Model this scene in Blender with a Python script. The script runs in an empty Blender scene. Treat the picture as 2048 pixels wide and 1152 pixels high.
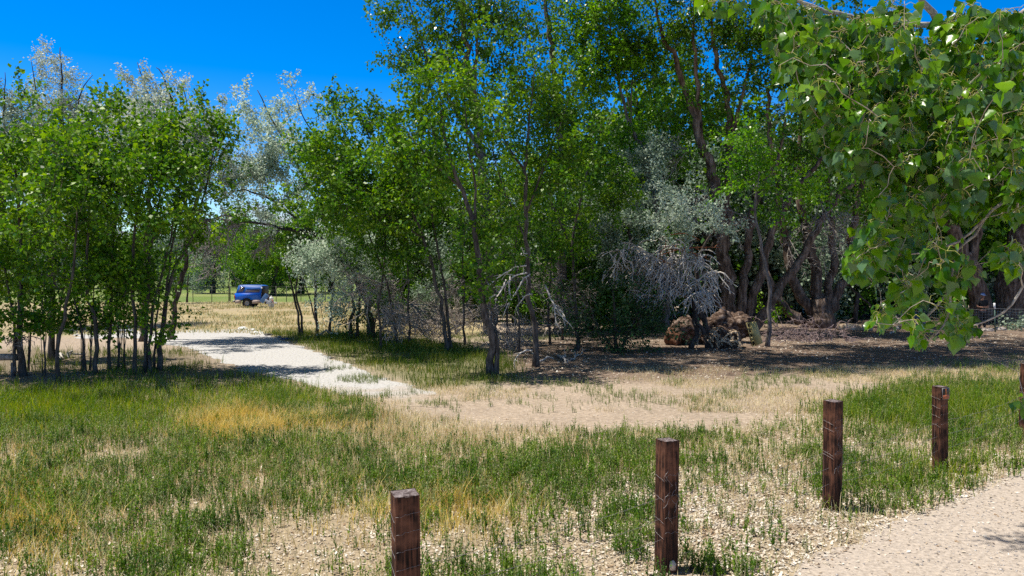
import bpy, bmesh, math, random
import numpy as np
from mathutils import Vector, Matrix, noise as mnoise

S = bpy.context.scene
COL = S.collection
R = math.radians
rng = np.random.default_rng(7)
random.seed(7)

# ------------------------------------------------------------------ camera
CAM_H, F_PX = 2.9, 1490.0
PITCH = math.atan(36.0 / F_PX)
cam_d = bpy.data.cameras.new("camera")
cam = bpy.data.objects.new("camera", cam_d)
COL.objects.link(cam)
cam.location = (0, 0, CAM_H)
cam.rotation_euler = (math.pi / 2 - PITCH, 0, 0)
cam_d.sensor_width = 36
cam_d.lens = F_PX / 2048 * 36
cam_d.clip_start = 0.1
cam_d.clip_end = 20000
S.camera = cam

# ------------------------------------------------------------------ sun, sky, exposure
SUN_EL, SUN_AZ = 69.0, (-1.0, 0.10)          # horizontal direction towards the sun
sd = bpy.data.lights.new("sun", 'SUN')
sd.energy = 5.0
sd.angle = R(0.53)
sd.color = (1.0, 0.93, 0.80)
sun = bpy.data.objects.new("sun", sd)
COL.objects.link(sun)
_h = Vector((SUN_AZ[0], SUN_AZ[1], 0)).normalized() * math.cos(R(SUN_EL))
sun_dir = Vector((_h.x, _h.y, math.sin(R(SUN_EL))))
sun.rotation_euler = sun_dir.to_track_quat('Z', 'Y').to_euler()
sun.location = sun_dir * 60

W = bpy.data.worlds.new("World")
S.world = W
W.use_nodes = True
wt = W.node_tree
wt.nodes.clear()


def wn(t, **kw):
    n = wt.nodes.new(t)
    for k, v in kw.items():
        setattr(n, k, v)
    return n


w_out = wn('ShaderNodeOutputWorld')
w_bg = wn('ShaderNodeBackground')
w_bg.inputs['Strength'].default_value = 0.075
w_sky = wn('ShaderNodeTexSky', sky_type='NISHITA')
w_sky.sun_disc = False
w_sky.sun_elevation = R(SUN_EL)
w_sky.sun_rotation = math.atan2(_h.x, _h.y)
w_sky.air_density = 1.0
w_sky.dust_density = 0.0
w_sky.ozone_density = 5.0
w_hs = wn('ShaderNodeHueSaturation')
w_hs.inputs['Hue'].default_value = 0.512
w_hs.inputs['Saturation'].default_value = 1.5
w_hs.inputs['Value'].default_value = 1.95
wt.links.new(w_sky.outputs[0], w_hs.inputs['Color'])
w_tc = wn('ShaderNodeTexCoord')
w_sep = wn('ShaderNodeSeparateXYZ')
wt.links.new(w_tc.outputs['Generated'], w_sep.inputs[0])
w_map = wn('ShaderNodeMapping')
w_map.inputs['Scale'].default_value = (1, 1, 3.2)
wt.links.new(w_tc.outputs['Generated'], w_map.inputs[0])
w_no = wn('ShaderNodeTexNoise')
w_no.inputs['Scale'].default_value = 5.0
w_no.inputs['Detail'].default_value = 7
w_no.inputs['Roughness'].default_value = 0.6
wt.links.new(w_map.outputs[0], w_no.inputs['Vector'])
w_mr = wn('ShaderNodeMapRange')
w_mr.inputs['From Min'].default_value = 0.44
w_mr.inputs['From Max'].default_value = 0.60
wt.links.new(w_no.outputs[0], w_mr.inputs['Value'])
w_el = wn('ShaderNodeMapRange')
w_el.inputs['From Min'].default_value = 0.17
w_el.inputs['From Max'].default_value = 0.08
wt.links.new(w_sep.outputs['Z'], w_el.inputs['Value'])
w_mu = wn('ShaderNodeMath', operation='MULTIPLY')
wt.links.new(w_mr.outputs[0], w_mu.inputs[0])
wt.links.new(w_el.outputs[0], w_mu.inputs[1])
w_mix = wn('ShaderNodeMix', data_type='RGBA')
wt.links.new(w_mu.outputs[0], w_mix.inputs[0])
w_zd = wn('ShaderNodeMapRange')                 # overhead sky dimmed, out of view, to cut fill in the shade
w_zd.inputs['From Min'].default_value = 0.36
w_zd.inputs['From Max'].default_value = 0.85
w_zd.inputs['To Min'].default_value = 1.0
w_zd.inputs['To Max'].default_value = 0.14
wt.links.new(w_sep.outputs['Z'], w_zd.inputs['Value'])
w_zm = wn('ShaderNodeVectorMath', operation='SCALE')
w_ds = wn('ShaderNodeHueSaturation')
w_ds.inputs['Saturation'].default_value = 0.45  # overhead sky also greyed so the fill in shade is less blue
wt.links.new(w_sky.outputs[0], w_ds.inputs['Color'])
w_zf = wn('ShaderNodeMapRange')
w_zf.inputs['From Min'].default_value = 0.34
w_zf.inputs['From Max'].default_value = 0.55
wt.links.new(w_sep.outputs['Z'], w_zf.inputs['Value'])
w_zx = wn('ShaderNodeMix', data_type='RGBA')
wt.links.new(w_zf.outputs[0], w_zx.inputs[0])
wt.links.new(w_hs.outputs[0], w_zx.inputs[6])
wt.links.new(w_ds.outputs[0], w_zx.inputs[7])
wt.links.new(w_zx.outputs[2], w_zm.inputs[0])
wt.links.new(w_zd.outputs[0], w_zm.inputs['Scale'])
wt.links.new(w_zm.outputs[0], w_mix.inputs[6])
w_mix.inputs[7].default_value = (7.5, 8.2, 9.2, 1)
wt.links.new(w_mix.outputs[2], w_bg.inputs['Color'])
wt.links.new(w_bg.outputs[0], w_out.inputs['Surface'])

S.view_settings.view_transform = 'Standard'
S.view_settings.look = 'None'
S.view_settings.exposure = 0.30
S.view_settings.gamma = 1.0
S.render.engine = 'CYCLES'
S.cycles.max_bounces = 5
S.cycles.diffuse_bounces = 1
S.cycles.glossy_bounces = 2
S.cycles.transmission_bounces = 4
S.cycles.use_denoising = False
S.cycles.sample_clamp_indirect = 6

# ------------------------------------------------------------------ pixel <-> world measuring helpers
_cp, _sp = math.cos(PITCH), math.sin(PITCH)


def ray(px, py):
    dx, dy = (px - 1024) / F_PX, -(py - 576) / F_PX
    return np.array([dx, _cp + dy * _sp, -_sp + dy * _cp])


def ground(px, py, z=0.0):
    d = ray(px, py)
    t = (z - CAM_H) / d[2]
    return np.array([d[0] * t, d[1] * t, z])


def at(px, py, Y):
    d = ray(px, py)
    t = Y / d[1]
    return np.array([d[0] * t, Y, CAM_H + d[2] * t])


def mpp(Y):
    return Y / F_PX


def project(X, Y):
    """ground point -> photo pixel (arrays)"""
    Yc = np.maximum(Y, 1.0)
    zc = Yc * _cp + CAM_H * _sp
    yc = Yc * _sp - CAM_H * _cp
    return 1024 + F_PX * X / zc, 576 - F_PX * yc / zc


# ------------------------------------------------------------------ mesh helpers
def build(name, V, Fs, mat=None, parent=None, smooth=False, origin=None):
    V = np.asarray(V, dtype=np.float64)
    if origin is not None:
        V = V - np.asarray(origin)
    me = bpy.data.meshes.new(name)
    me.vertices.add(len(V))
    me.vertices.foreach_set('co', V.astype(np.float32).ravel())
    loops, starts, tot = [], [], 0
    for Fa in Fs:
        Fa = np.asarray(Fa, dtype=np.int32)
        if len(Fa) == 0:
            continue
        k = Fa.shape[1]
        loops.append(Fa.ravel())
        starts.append(tot + np.arange(len(Fa), dtype=np.int32) * k)
        tot += Fa.size
    loops = np.concatenate(loops)
    starts = np.concatenate(starts)
    me.loops.add(len(loops))
    me.loops.foreach_set('vertex_index', loops)
    me.polygons.add(len(starts))
    me.polygons.foreach_set('loop_start', starts)
    if smooth:
        me.polygons.foreach_set('use_smooth', np.ones(len(starts), dtype=bool))
    me.update(calc_edges=True)
    if mat:
        me.materials.append(mat)
    o = bpy.data.objects.new(name, me)
    COL.objects.link(o)
    if parent:
        o.parent = parent
    return o


def tag(o, label=None, cat=None, group=None, kind=None):
    if label: o['label'] = label
    if cat: o['category'] = cat
    if group: o['group'] = group
    if kind: o['kind'] = kind
    return o


def thing(name, label, cat, loc=(0, 0, 0), group=None, rz=0.0):
    o = bpy.data.objects.new(name, None)
    COL.objects.link(o)
    o.location = tuple(loc)
    o.rotation_euler = (0, 0, rz)
    o.empty_display_size = 0.2
    return tag(o, label, cat, group)


class Geo:
    """collects vertices and faces of several shapes for one mesh"""

    def __init__(s):
        s.v, s.f, s.n = [], {}, 0

    def add(s, V, *Fs):
        V = np.asarray(V, float)
        for Fa in Fs:
            Fa = np.asarray(Fa, dtype=np.int64)
            if Fa.size:
                s.f.setdefault(Fa.shape[1], []).append(Fa + s.n)
        s.v.append(V)
        s.n += len(V)
        return s

    def tube(s, P, r, sides=6, cap=True, wob=0.0):
        P = np.asarray(P, float)
        n = len(P)
        r = np.broadcast_to(np.asarray(r, float), (n,))
        T = np.empty_like(P)
        T[1:-1] = P[2:] - P[:-2]
        T[0] = P[1] - P[0]
        T[-1] = P[-1] - P[-2]
        T /= np.linalg.norm(T, axis=1)[:, None] + 1e-9
        ref = np.array([0.13, 0.99, 0.05]) if abs(T[:, 1]).mean() < 0.8 else np.array([1.0, 0, 0.1])
        A = np.cross(T, ref)
        A /= np.linalg.norm(A, axis=1)[:, None] + 1e-9
        B = np.cross(T, A)
        a = np.arange(sides) * 2 * math.pi / sides
        rr = r[:, None] * np.ones(sides)
        if wob:
            rr = rr * (1 + wob * rng.standard_normal((n, sides)))
        V = P[:, None, :] + rr[:, :, None] * (np.cos(a)[None, :, None] * A[:, None, :] + np.sin(a)[None, :, None] * B[:, None, :])
        V = V.reshape(-1, 3)
        i = np.arange(n - 1)[:, None] * sides
        j = np.arange(sides)[None, :]
        k = (j + 1) % sides
        F = np.stack([i + j, i + k, i + sides + k, i + sides + j], -1).reshape(-1, 4)
        if cap and sides > 3:
            V = np.vstack([V, P[0], P[-1]])
            c0, c1 = n * sides, n * sides + 1
            jj = np.arange(sides)
            kk = (jj + 1) % sides
            t0 = np.stack([np.full(sides, c0), kk, jj], -1)
            t1 = np.stack([np.full(sides, c1), (n - 1) * sides + jj, (n - 1) * sides + kk], -1)
            s.add(V, F, np.vstack([t0, t1]))
        else:
            s.add(V, F)
        return s

    def box(s, c, d, rot=None):
        c = np.asarray(c, float)
        d = np.asarray(d, float) / 2
        V = np.array([[x, y, z] for x in (-1, 1) for y in (-1, 1) for z in (-1, 1)]) * d
        if rot is not None:
            V = V @ np.array(rot.to_3x3() if hasattr(rot, 'to_3x3') else rot).T
        s.add(V + c, [[0, 1, 3, 2], [4, 6, 7, 5], [0, 4, 5, 1], [2, 3, 7, 6], [0, 2, 6, 4], [1, 5, 7, 3]])
        return s

    def prism(s, pts, y0, y1):
        """outline in x,z extruded along y"""
        n = len(pts)
        V = [(p[0], y0, p[1]) for p in pts] + [(p[0], y1, p[1]) for p in pts]
        F = [[i, (i + 1) % n, n + (i + 1) % n, n + i] for i in range(n)]
        s.add(V, F, [list(range(n))[::-1]], [list(range(n, 2 * n))])
        return s

    def make(s, name, mat=None, parent=None, smooth=False, origin=None):
        return build(name, np.vstack(s.v), [np.vstack(f) for f in s.f.values()], mat, parent, smooth, origin)


# ------------------------------------------------------------------ materials
def mat_new(name):
    m = bpy.data.materials.new(name)
    m.use_nodes = True
    m.node_tree.nodes.clear()
    return m, m.node_tree


def N(t, ty, **kw):
    n = t.nodes.new(ty)
    for k, v in kw.items():
        setattr(n, k, v)
    return n


def ramp(t, fac, stops):
    r = N(t, 'ShaderNodeValToRGB')
    e = r.color_ramp.elements
    while len(e) < len(stops):
        e.new(0.5)
    for i, (p, c) in enumerate(stops):
        e[i].position = p
        e[i].color = (*c, 1)
    t.links.new(fac, r.inputs[0])
    return r.outputs[0]


def leaf_mat(name, c_dark, c_mid, c_light, trans=0.35, rough=0.45, spec=0.35, under=None, nscale=0.7):
    m, t = mat_new(name)
    out = N(t, 'ShaderNodeOutputMaterial')
    geo = N(t, 'ShaderNodeNewGeometry')
    no = N(t, 'ShaderNodeTexNoise')
    no.inputs['Scale'].default_value = nscale
    no.inputs['Detail'].default_value = 2
    t.links.new(geo.outputs['Position'], no.inputs['Vector'])
    a = N(t, 'ShaderNodeMath', operation='MULTIPLY_ADD')
    t.links.new(geo.outputs['Random Per Island'], a.inputs[0])
    a.inputs[1].default_value = 0.8
    b = N(t, 'ShaderNodeMath', operation='MULTIPLY_ADD')
    t.links.new(no.outputs[0], b.inputs[0])
    b.inputs[1].default_value = 1.5
    b.inputs[2].default_value = -0.66
    t.links.new(b.outputs[0], a.inputs[2])
    col = ramp(t, a.outputs[0], [(0.0, c_dark), (0.5, c_mid), (1.0, c_light)])
    colf = col
    if under:
        mx = N(t, 'ShaderNodeMix', data_type='RGBA')
        t.links.new(geo.outputs['Backfacing'], mx.inputs[0])
        t.links.new(col, mx.inputs[6])
        mx.inputs[7].default_value = (*under, 1)
        colf = mx.outputs[2]
    p = N(t, 'ShaderNodeBsdfPrincipled')
    t.links.new(colf, p.inputs['Base Color'])
    p.inputs['Roughness'].default_value = rough
    p.inputs['Specular IOR Level'].default_value = spec
    tr = N(t, 'ShaderNodeBsdfTranslucent')
    hs = N(t, 'ShaderNodeHueSaturation')
    hs.inputs['Hue'].default_value = 0.495
    hs.inputs['Saturation'].default_value = 1.15
    hs.inputs['Value'].default_value = 1.5
    t.links.new(col, hs.inputs['Color'])
    t.links.new(hs.outputs[0], tr.inputs['Color'])
    ms = N(t, 'ShaderNodeMixShader')
    ms.inputs[0].default_value = trans
    t.links.new(p.outputs[0], ms.inputs[1])
    t.links.new(tr.outputs[0], ms.inputs[2])
    t.links.new(ms.outputs[0], out.inputs['Surface'])
    return m


def bark_mat(name, c0, c1, c2, scale=6.0, bump=0.6, stretch=0.22, dist=0.03):
    m, t = mat_new(name)
    out = N(t, 'ShaderNodeOutputMaterial')
    tc = N(t, 'ShaderNodeTexCoord')
    mp = N(t, 'ShaderNodeMapping')
    mp.inputs['Scale'].default_value = (1, 1, stretch)
    t.links.new(tc.outputs['Object'], mp.inputs[0])
    n1 = N(t, 'ShaderNodeTexNoise')
    n1.inputs['Scale'].default_value = scale
    n1.inputs['Detail'].default_value = 6
    n1.inputs['Roughness'].default_value = 0.65
    t.links.new(mp.outputs[0], n1.inputs['Vector'])
    col = ramp(t, n1.outputs[0], [(0.34, c0), (0.5, c1), (0.66, c2)])
    p = N(t, 'ShaderNodeBsdfPrincipled')
    t.links.new(col, p.inputs['Base Color'])
    p.inputs['Roughness'].default_value = 0.9
    p.inputs['Specular IOR Level'].default_value = 0.15
    bp = N(t, 'ShaderNodeBump')
    bp.inputs['Strength'].default_value = bump
    bp.inputs['Distance'].default_value = dist
    t.links.new(n1.outputs[0], bp.inputs['Height'])
    t.links.new(bp.outputs[0], p.inputs['Normal'])
    t.links.new(p.outputs[0], out.inputs['Surface'])
    return m


def plain(name, col, rough=0.6, metal=0.0, spec=0.4, var=0.12, scale=8.0, bump=0.0):
    m, t = mat_new(name)
    out = N(t, 'ShaderNodeOutputMaterial')
    tc = N(t, 'ShaderNodeTexCoord')
    no = N(t, 'ShaderNodeTexNoise')
    no.inputs['Scale'].default_value = scale
    no.inputs['Detail'].default_value = 5
    t.links.new(tc.outputs['Object'], no.inputs['Vector'])
    c = np.array(col)
    cc = ramp(t, no.outputs[0], [(0.3, tuple(c * (1 - var))), (0.7, tuple(np.minimum(c * (1 + var), 1)))])
    p = N(t, 'ShaderNodeBsdfPrincipled')
    t.links.new(cc, p.inputs['Base Color'])
    p.inputs['Roughness'].default_value = rough
    p.inputs['Metallic'].default_value = metal
    p.inputs['Specular IOR Level'].default_value = spec
    if bump:
        bp = N(t, 'ShaderNodeBump')
        bp.inputs['Strength'].default_value = bump
        bp.inputs['Distance'].default_value = 0.02
        t.links.new(no.outputs[0], bp.inputs['Height'])
        t.links.new(bp.outputs[0], p.inputs['Normal'])
    t.links.new(p.outputs[0], out.inputs['Surface'])
    return m


M = {}
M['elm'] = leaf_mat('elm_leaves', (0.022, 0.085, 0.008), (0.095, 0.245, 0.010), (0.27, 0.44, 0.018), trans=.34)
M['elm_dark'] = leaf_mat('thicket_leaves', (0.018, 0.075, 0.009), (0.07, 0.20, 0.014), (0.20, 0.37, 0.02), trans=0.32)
M['cotton'] = leaf_mat('cottonwood_leaves', (0.03, 0.11, 0.006), (0.08, 0.21, 0.008), (0.18, 0.34, 0.012), rough=0.32, spec=0.5)
M['cotton_bright'] = leaf_mat('young_cottonwood_leaves', (0.05, 0.17, 0.006), (0.13, 0.34, 0.007), (0.26, 0.50, 0.012), rough=0.35, spec=0.5)
M['silver'] = leaf_mat('silver_leaves', (0.24, 0.34, 0.25), (0.46, 0.57, 0.45), (0.74, 0.81, 0.70), trans=0.36, spec=0.3)
M['silver_far'] = leaf_mat('grey_green_leaves', (0.11, 0.18, 0.12), (0.22, 0.31, 0.22), (0.40, 0.48, 0.38), trans=0.2)
M['white_poplar'] = leaf_mat('pale_poplar_leaves', (0.26, 0.34, 0.27), (0.48, 0.55, 0.46), (0.70, 0.75, 0.67), trans=0.28)
M['shrub'] = leaf_mat('dark_shrub_leaves', (0.012, 0.045, 0.015), (0.035, 0.10, 0.03), (0.09, 0.19, 0.06), trans=0.2)
M['near_leaf'] = leaf_mat('near_cottonwood_leaves', (0.022, 0.085, 0.004), (0.08, 0.225, 0.005), (0.21, 0.40, 0.008), trans=0.38, rough=0.28, spec=0.5, under=(0.13, 0.24, 0.11), nscale=2.5)
M['petiole'] = plain('leaf_stalk_yellow', (0.42, 0.42, 0.09), 0.5)
M['bark'] = bark_mat('elm_bark', (0.045, 0.036, 0.032), (0.10, 0.085, 0.075), (0.19, 0.165, 0.15), 14)
M['bark_grey'] = bark_mat('grey_bark', (0.07, 0.06, 0.058), (0.15, 0.135, 0.13), (0.28, 0.25, 0.24), 12)
M['bark_red'] = bark_mat('cottonwood_bark', (0.04, 0.027, 0.02), (0.15, 0.105, 0.082), (0.32, 0.25, 0.21), 7, bump=1.0, dist=0.08)
M['bark_dark'] = bark_mat('olive_bark', (0.03, 0.024, 0.022), (0.07, 0.058, 0.052), (0.13, 0.11, 0.10), 12)
M['dead'] = bark_mat('dead_wood', (0.34, 0.31, 0.28), (0.56, 0.52, 0.48), (0.74, 0.70, 0.65), 10, bump=0.3)
M['dead_dark'] = bark_mat('dead_twigs', (0.17, 0.145, 0.13), (0.32, 0.285, 0.265), (0.50, 0.46, 0.43), 10, bump=0.3)
M['rust_twig'] = bark_mat('rust_twigs', (0.20, 0.06, 0.03), (0.32, 0.11, 0.05), (0.42, 0.17, 0.08), 10, bump=0.3)
M['near_bark'] = bark_mat('pale_branch_bark', (0.22, 0.17, 0.13), (0.38, 0.33, 0.28), (0.58, 0.54, 0.48), 30, bump=0.5, stretch=0.5, dist=0.004)
M['near_limb'] = bark_mat('limb_bark', (0.10, 0.06, 0.045), (0.22, 0.15, 0.11), (0.42, 0.34, 0.28), 18, bump=0.8, stretch=0.5, dist=0.01)
M['log'] = bark_mat('rotting_log', (0.022, 0.014, 0.011), (0.11, 0.07, 0.052), (0.36, 0.28, 0.24), 5, bump=1.0, stretch=1.6, dist=0.12)
M['log_red'] = bark_mat('red_heartwood', (0.05, 0.022, 0.014), (0.13, 0.06, 0.036), (0.26, 0.15, 0.10), 5, bump=0.8)
M['straw_root'] = bark_mat('dry_roots', (0.30, 0.21, 0.14), (0.52, 0.40, 0.28), (0.74, 0.62, 0.48), 8, bump=0.4)
M['brush'] = bark_mat('brush_twigs', (0.16, 0.11, 0.11), (0.28, 0.21, 0.21), (0.40, 0.33, 0.33), 9)

# ================================================================== SETTING: ground
def poly_w(pts):
    return np.array([ground(*p)[:2] for p in pts])


def sdist(poly, X, Y):
    """signed distance (m), negative inside"""
    d = np.full(X.shape, 1e9)
    inside = np.zeros(X.shape, bool)
    n = len(poly)
    for i in range(n):
        a, b = poly[i], poly[(i + 1) % n]
        ex, ey = b - a
        wx, wy = X - a[0], Y - a[1]
        t = np.clip((wx * ex + wy * ey) / (ex * ex + ey * ey + 1e-12), 0, 1)
        d = np.minimum(d, np.hypot(wx - ex * t, wy - ey * t))
        c = ((a[1] <= Y) & (b[1] > Y)) | ((b[1] <= Y) & (a[1] > Y))
        xx = a[0] + (Y - a[1]) / (ey if abs(ey) > 1e-12 else 1e-12) * ex
        inside ^= c & (X < xx)
    return np.where(inside, -d, d)


def fnoise(X, Y, s, seed=0):
    """cheap smooth value noise on arrays, about 0..1"""
    r = np.random.default_rng(100 + seed)
    G = r.random((256, 256))
    out = 0
    amp, tot = 1.0, 0.0
    for o in range(3):
        u, v = X / s * 2 ** o + 17.3 * o, Y / s * 2 ** o + 9.1 * o
        iu, iv = np.floor(u).astype(int), np.floor(v).astype(int)
        fu, fv = u - iu, v - iv
        fu, fv = fu * fu * (3 - 2 * fu), fv * fv * (3 - 2 * fv)
        g = lambda a, b: G[a & 255, b & 255]
        out = out + amp * ((g(iu, iv) * (1 - fu) + g(iu + 1, iv) * fu) * (1 - fv) + (g(iu, iv + 1) * (1 - fu) + g(iu + 1, iv + 1) * fu) * fv)
        tot += amp
        amp *= 0.5
    return out / tot


DRIVE = poly_w([(150, 668), (330, 661), (440, 659), (520, 660), (560, 678), (640, 708), (740, 745), (850, 782), (905, 815), (830, 812),
                (740, 800), (640, 778), (600, 765), (500, 742), (420, 715), (370, 694), (250, 676), (150, 678)])
ROAD = np.vstack([poly_w([(1560, 1152), (1680, 1098), (1790, 1040), (1900, 1000), (2048, 940), (2300, 860), (2700, 800)]),
                  [(40, 16), (40, -10), (-3.5, -10), (1.0, 4.6)]])
MEADOW = np.vstack([poly_w([(2700, 700), (2048, 735), (1900, 752), (1700, 800), (1520, 852), (1300, 866), (1000, 862), (850, 838), (740, 806),
                            (640, 784), (560, 768), (250, 772), (0, 788), (-500, 800)]), [(-30, 2), (-30, -5), (30, -5)]])
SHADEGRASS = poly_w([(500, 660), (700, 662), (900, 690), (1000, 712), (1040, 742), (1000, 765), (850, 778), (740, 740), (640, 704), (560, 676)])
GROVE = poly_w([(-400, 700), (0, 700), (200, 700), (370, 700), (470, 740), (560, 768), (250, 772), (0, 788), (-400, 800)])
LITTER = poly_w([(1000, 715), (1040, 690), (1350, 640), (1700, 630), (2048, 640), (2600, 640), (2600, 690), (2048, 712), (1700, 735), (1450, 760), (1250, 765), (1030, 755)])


def smooth01(x):
    x = np.clip(x, 0, 1)
    return x * x * (3 - 2 * x)


def inside(poly, X, Y, soft):
    return smooth01(0.5 - sdist(poly, X, Y) / (2 * soft))


def gcol(X, Y):
    px, py = project(X, Y)
    n1, n2, n3 = fnoise(X, Y, 3.0, 1), fnoise(X, Y, 0.8, 2), fnoise(X, Y, 12.0, 3)
    dirt = np.array([0.40, 0.325, 0.26])
    c = dirt * (0.85 + 0.3 * n2[:, None])

    def mix(w, col):
        nonlocal c
        w = np.clip(w, 0, 1)[:, None]
        c = c * (1 - w) + np.array(col) * w
    mix(inside(MEADOW, X, Y, 0.5) * (0.25 + 0.5 * n1), (0.40, 0.33, 0.22))
    field = smooth01((Y - 31) / 3) * (X < -1)
    mix(field * (0.4 + 0.6 * n1), (0.42, 0.345, 0.19))
    mix(field * smooth01((n2 - 0.5) * 6) * 0.5, (0.22, 0.24, 0.12))
    mix(smooth01((Y - 66) / 2), (0.15, 0.22, 0.06))
    mix(smooth01((Y - 66) / 2) * smooth01((n3 - 0.5) * 5) * .6, (0.32, 0.33, 0.14))
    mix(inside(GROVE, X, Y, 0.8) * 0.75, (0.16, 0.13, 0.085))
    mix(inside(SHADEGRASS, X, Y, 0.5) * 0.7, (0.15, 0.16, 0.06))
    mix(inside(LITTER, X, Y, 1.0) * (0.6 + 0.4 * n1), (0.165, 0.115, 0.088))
    return c


def lines(lo, hi, fine_lo, fine_hi, fs, growth):
    a = list(np.arange(fine_lo, fine_hi, fs))
    s, x = fs, fine_hi
    up = []
    while x < hi:
        up.append(x); s *= growth; x += s
    up.append(hi)
    s, x = fs, fine_lo
    dn = []
    while x > lo:
        s *= growth; x -= s; dn.append(max(x, lo))
    return np.array(dn[::-1] + a + up)


gx = lines(-6000, 6000, -22, 22, 0.12, 1.12)
gy = lines(-200, 9000, 6, 36, 0.12, 1.10)
GX, GY = np.meshgrid(gx, gy)
nx, ny = len(gx), len(gy)
GV = np.stack([GX.ravel(), GY.ravel(), np.zeros(GX.size)], -1)
i = np.arange(ny - 1)[:, None] * nx
j = np.arange(nx - 1)[None, :]
GF = np.stack([i + j, i + j + 1, i + nx + j + 1, i + nx + j], -1).reshape(-1, 4)


def ground_mat(name, attr=True, base=(0.5, 0.46, 0.44), spots=((0.25, 0.2, 0.17), (0.75, 0.7, 0.66)), sc=1.0, bump=0.7):
    m, t = mat_new(name)
    out = N(t, 'ShaderNodeOutputMaterial')
    geo = N(t, 'ShaderNodeNewGeometry')
    n1 = N(t, 'ShaderNodeTexNoise')
    n1.inputs['Scale'].default_value = 9 * sc
    n1.inputs['Detail'].default_value = 8
    n1.inputs['Roughness'].default_value = 0.7
    t.links.new(geo.outputs['Position'], n1.inputs['Vector'])
    vo = N(t, 'ShaderNodeTexVoronoi')
    vo.inputs['Scale'].default_value = 28 * sc
    t.links.new(geo.outputs['Position'], vo.inputs['Vector'])
    if attr:
        at_ = N(t, 'ShaderNodeAttribute')
        at_.attribute_name = 'soil'
        basec = at_.outputs['Color']
    else:
        rg = N(t, 'ShaderNodeRGB')
        rg.outputs[0].default_value = (*base, 1)
        basec = rg.outputs[0]
    f = ramp(t, n1.outputs[0], [(0.32, (0.62, 0.60, 0.58)), (0.5, (1.0, 1.0, 1.0)), (0.68, (1.35, 1.33, 1.30))])
    mx = N(t, 'ShaderNodeMix', data_type='RGBA', blend_type='MULTIPLY')
    mx.inputs[0].default_value = 1.0
    t.links.new(basec, mx.inputs[6])
    t.links.new(f, mx.inputs[7])
    # pebbles: some voronoi cells darker or paler
    wn_ = N(t, 'ShaderNodeTexWhiteNoise')
    t.links.new(vo.outputs['Position'], wn_.inputs['Vector'])
    gt = N(t, 'ShaderNodeMath', operation='GREATER_THAN')
    gt.inputs[1].default_value = 0.86
    t.links.new(wn_.outputs['Value'], gt.inputs[0])
    ds = N(t, 'ShaderNodeMath', operation='LESS_THAN')
    ds.inputs[1].default_value = 0.32
    t.links.new(vo.outputs['Distance'], ds.inputs[0])
    pm = N(t, 'ShaderNodeMath', operation='MULTIPLY')
    t.links.new(gt.outputs[0], pm.inputs[0])
    t.links.new(ds.outputs[0], pm.inputs[1])
    pc = ramp(t, wn_.outputs['Color'], [(0.3, spots[0]), (0.7, spots[1])])
    mx2 = N(t, 'ShaderNodeMix', data_type='RGBA')
    t.links.new(pm.outputs[0], mx2.inputs[0])
    t.links.new(mx.outputs[2], mx2.inputs[6])
    t.links.new(pc, mx2.inputs[7])
    p = N(t, 'ShaderNodeBsdfPrincipled')
    t.links.new(mx2.outputs[2], p.inputs['Base Color'])
    p.inputs['Roughness'].default_value = 0.95
    p.inputs['Specular IOR Level'].default_value = 0.1
    bp = N(t, 'ShaderNodeBump')
    bp.inputs['Strength'].default_value = bump
    bp.inputs['Distance'].default_value = 0.05
    t.links.new(n1.outputs[0], bp.inputs['Height'])
    t.links.new(bp.outputs[0], p.inputs['Normal'])
    t.links.new(p.outputs[0], out.inputs['Surface'])
    return m


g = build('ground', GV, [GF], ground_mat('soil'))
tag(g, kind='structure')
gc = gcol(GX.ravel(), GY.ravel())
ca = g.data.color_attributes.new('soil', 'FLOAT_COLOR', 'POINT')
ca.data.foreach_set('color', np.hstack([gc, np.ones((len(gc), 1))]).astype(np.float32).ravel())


def fade_end(m, y0, y1, col):
    """the gravel thins out into bare dirt between two distances"""
    t = m.node_tree
    mix = [n for n in t.nodes if n.type == 'MIX' and n.blend_type == 'MULTIPLY'][0]
    src = mix.inputs[6].links[0].from_socket
    geo = N(t, 'ShaderNodeNewGeometry')
    sp = N(t, 'ShaderNodeSeparateXYZ')
    t.links.new(geo.outputs['Position'], sp.inputs[0])
    no = N(t, 'ShaderNodeTexNoise')
    no.inputs['Scale'].default_value = 1.3
    no.inputs['Detail'].default_value = 5
    t.links.new(geo.outputs['Position'], no.inputs['Vector'])
    ad = N(t, 'ShaderNodeMath', operation='MULTIPLY_ADD')
    t.links.new(no.outputs[0], ad.inputs[0])
    ad.inputs[1].default_value = 5.0
    t.links.new(sp.outputs['Y'], ad.inputs[2])
    mr = N(t, 'ShaderNodeMapRange')
    mr.inputs['From Min'].default_value = y0 + 2.5
    mr.inputs['From Max'].default_value = y1 + 2.5
    t.links.new(ad.outputs[0], mr.inputs['Value'])
    mx = N(t, 'ShaderNodeMix', data_type='RGBA')
    t.links.new(mr.outputs[0], mx.inputs[0])
    mx.inputs[6].default_value = (*col, 1)
    t.links.new(src, mx.inputs[7])
    t.links.new(mx.outputs[2], mix.inputs[6])
    return m


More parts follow.
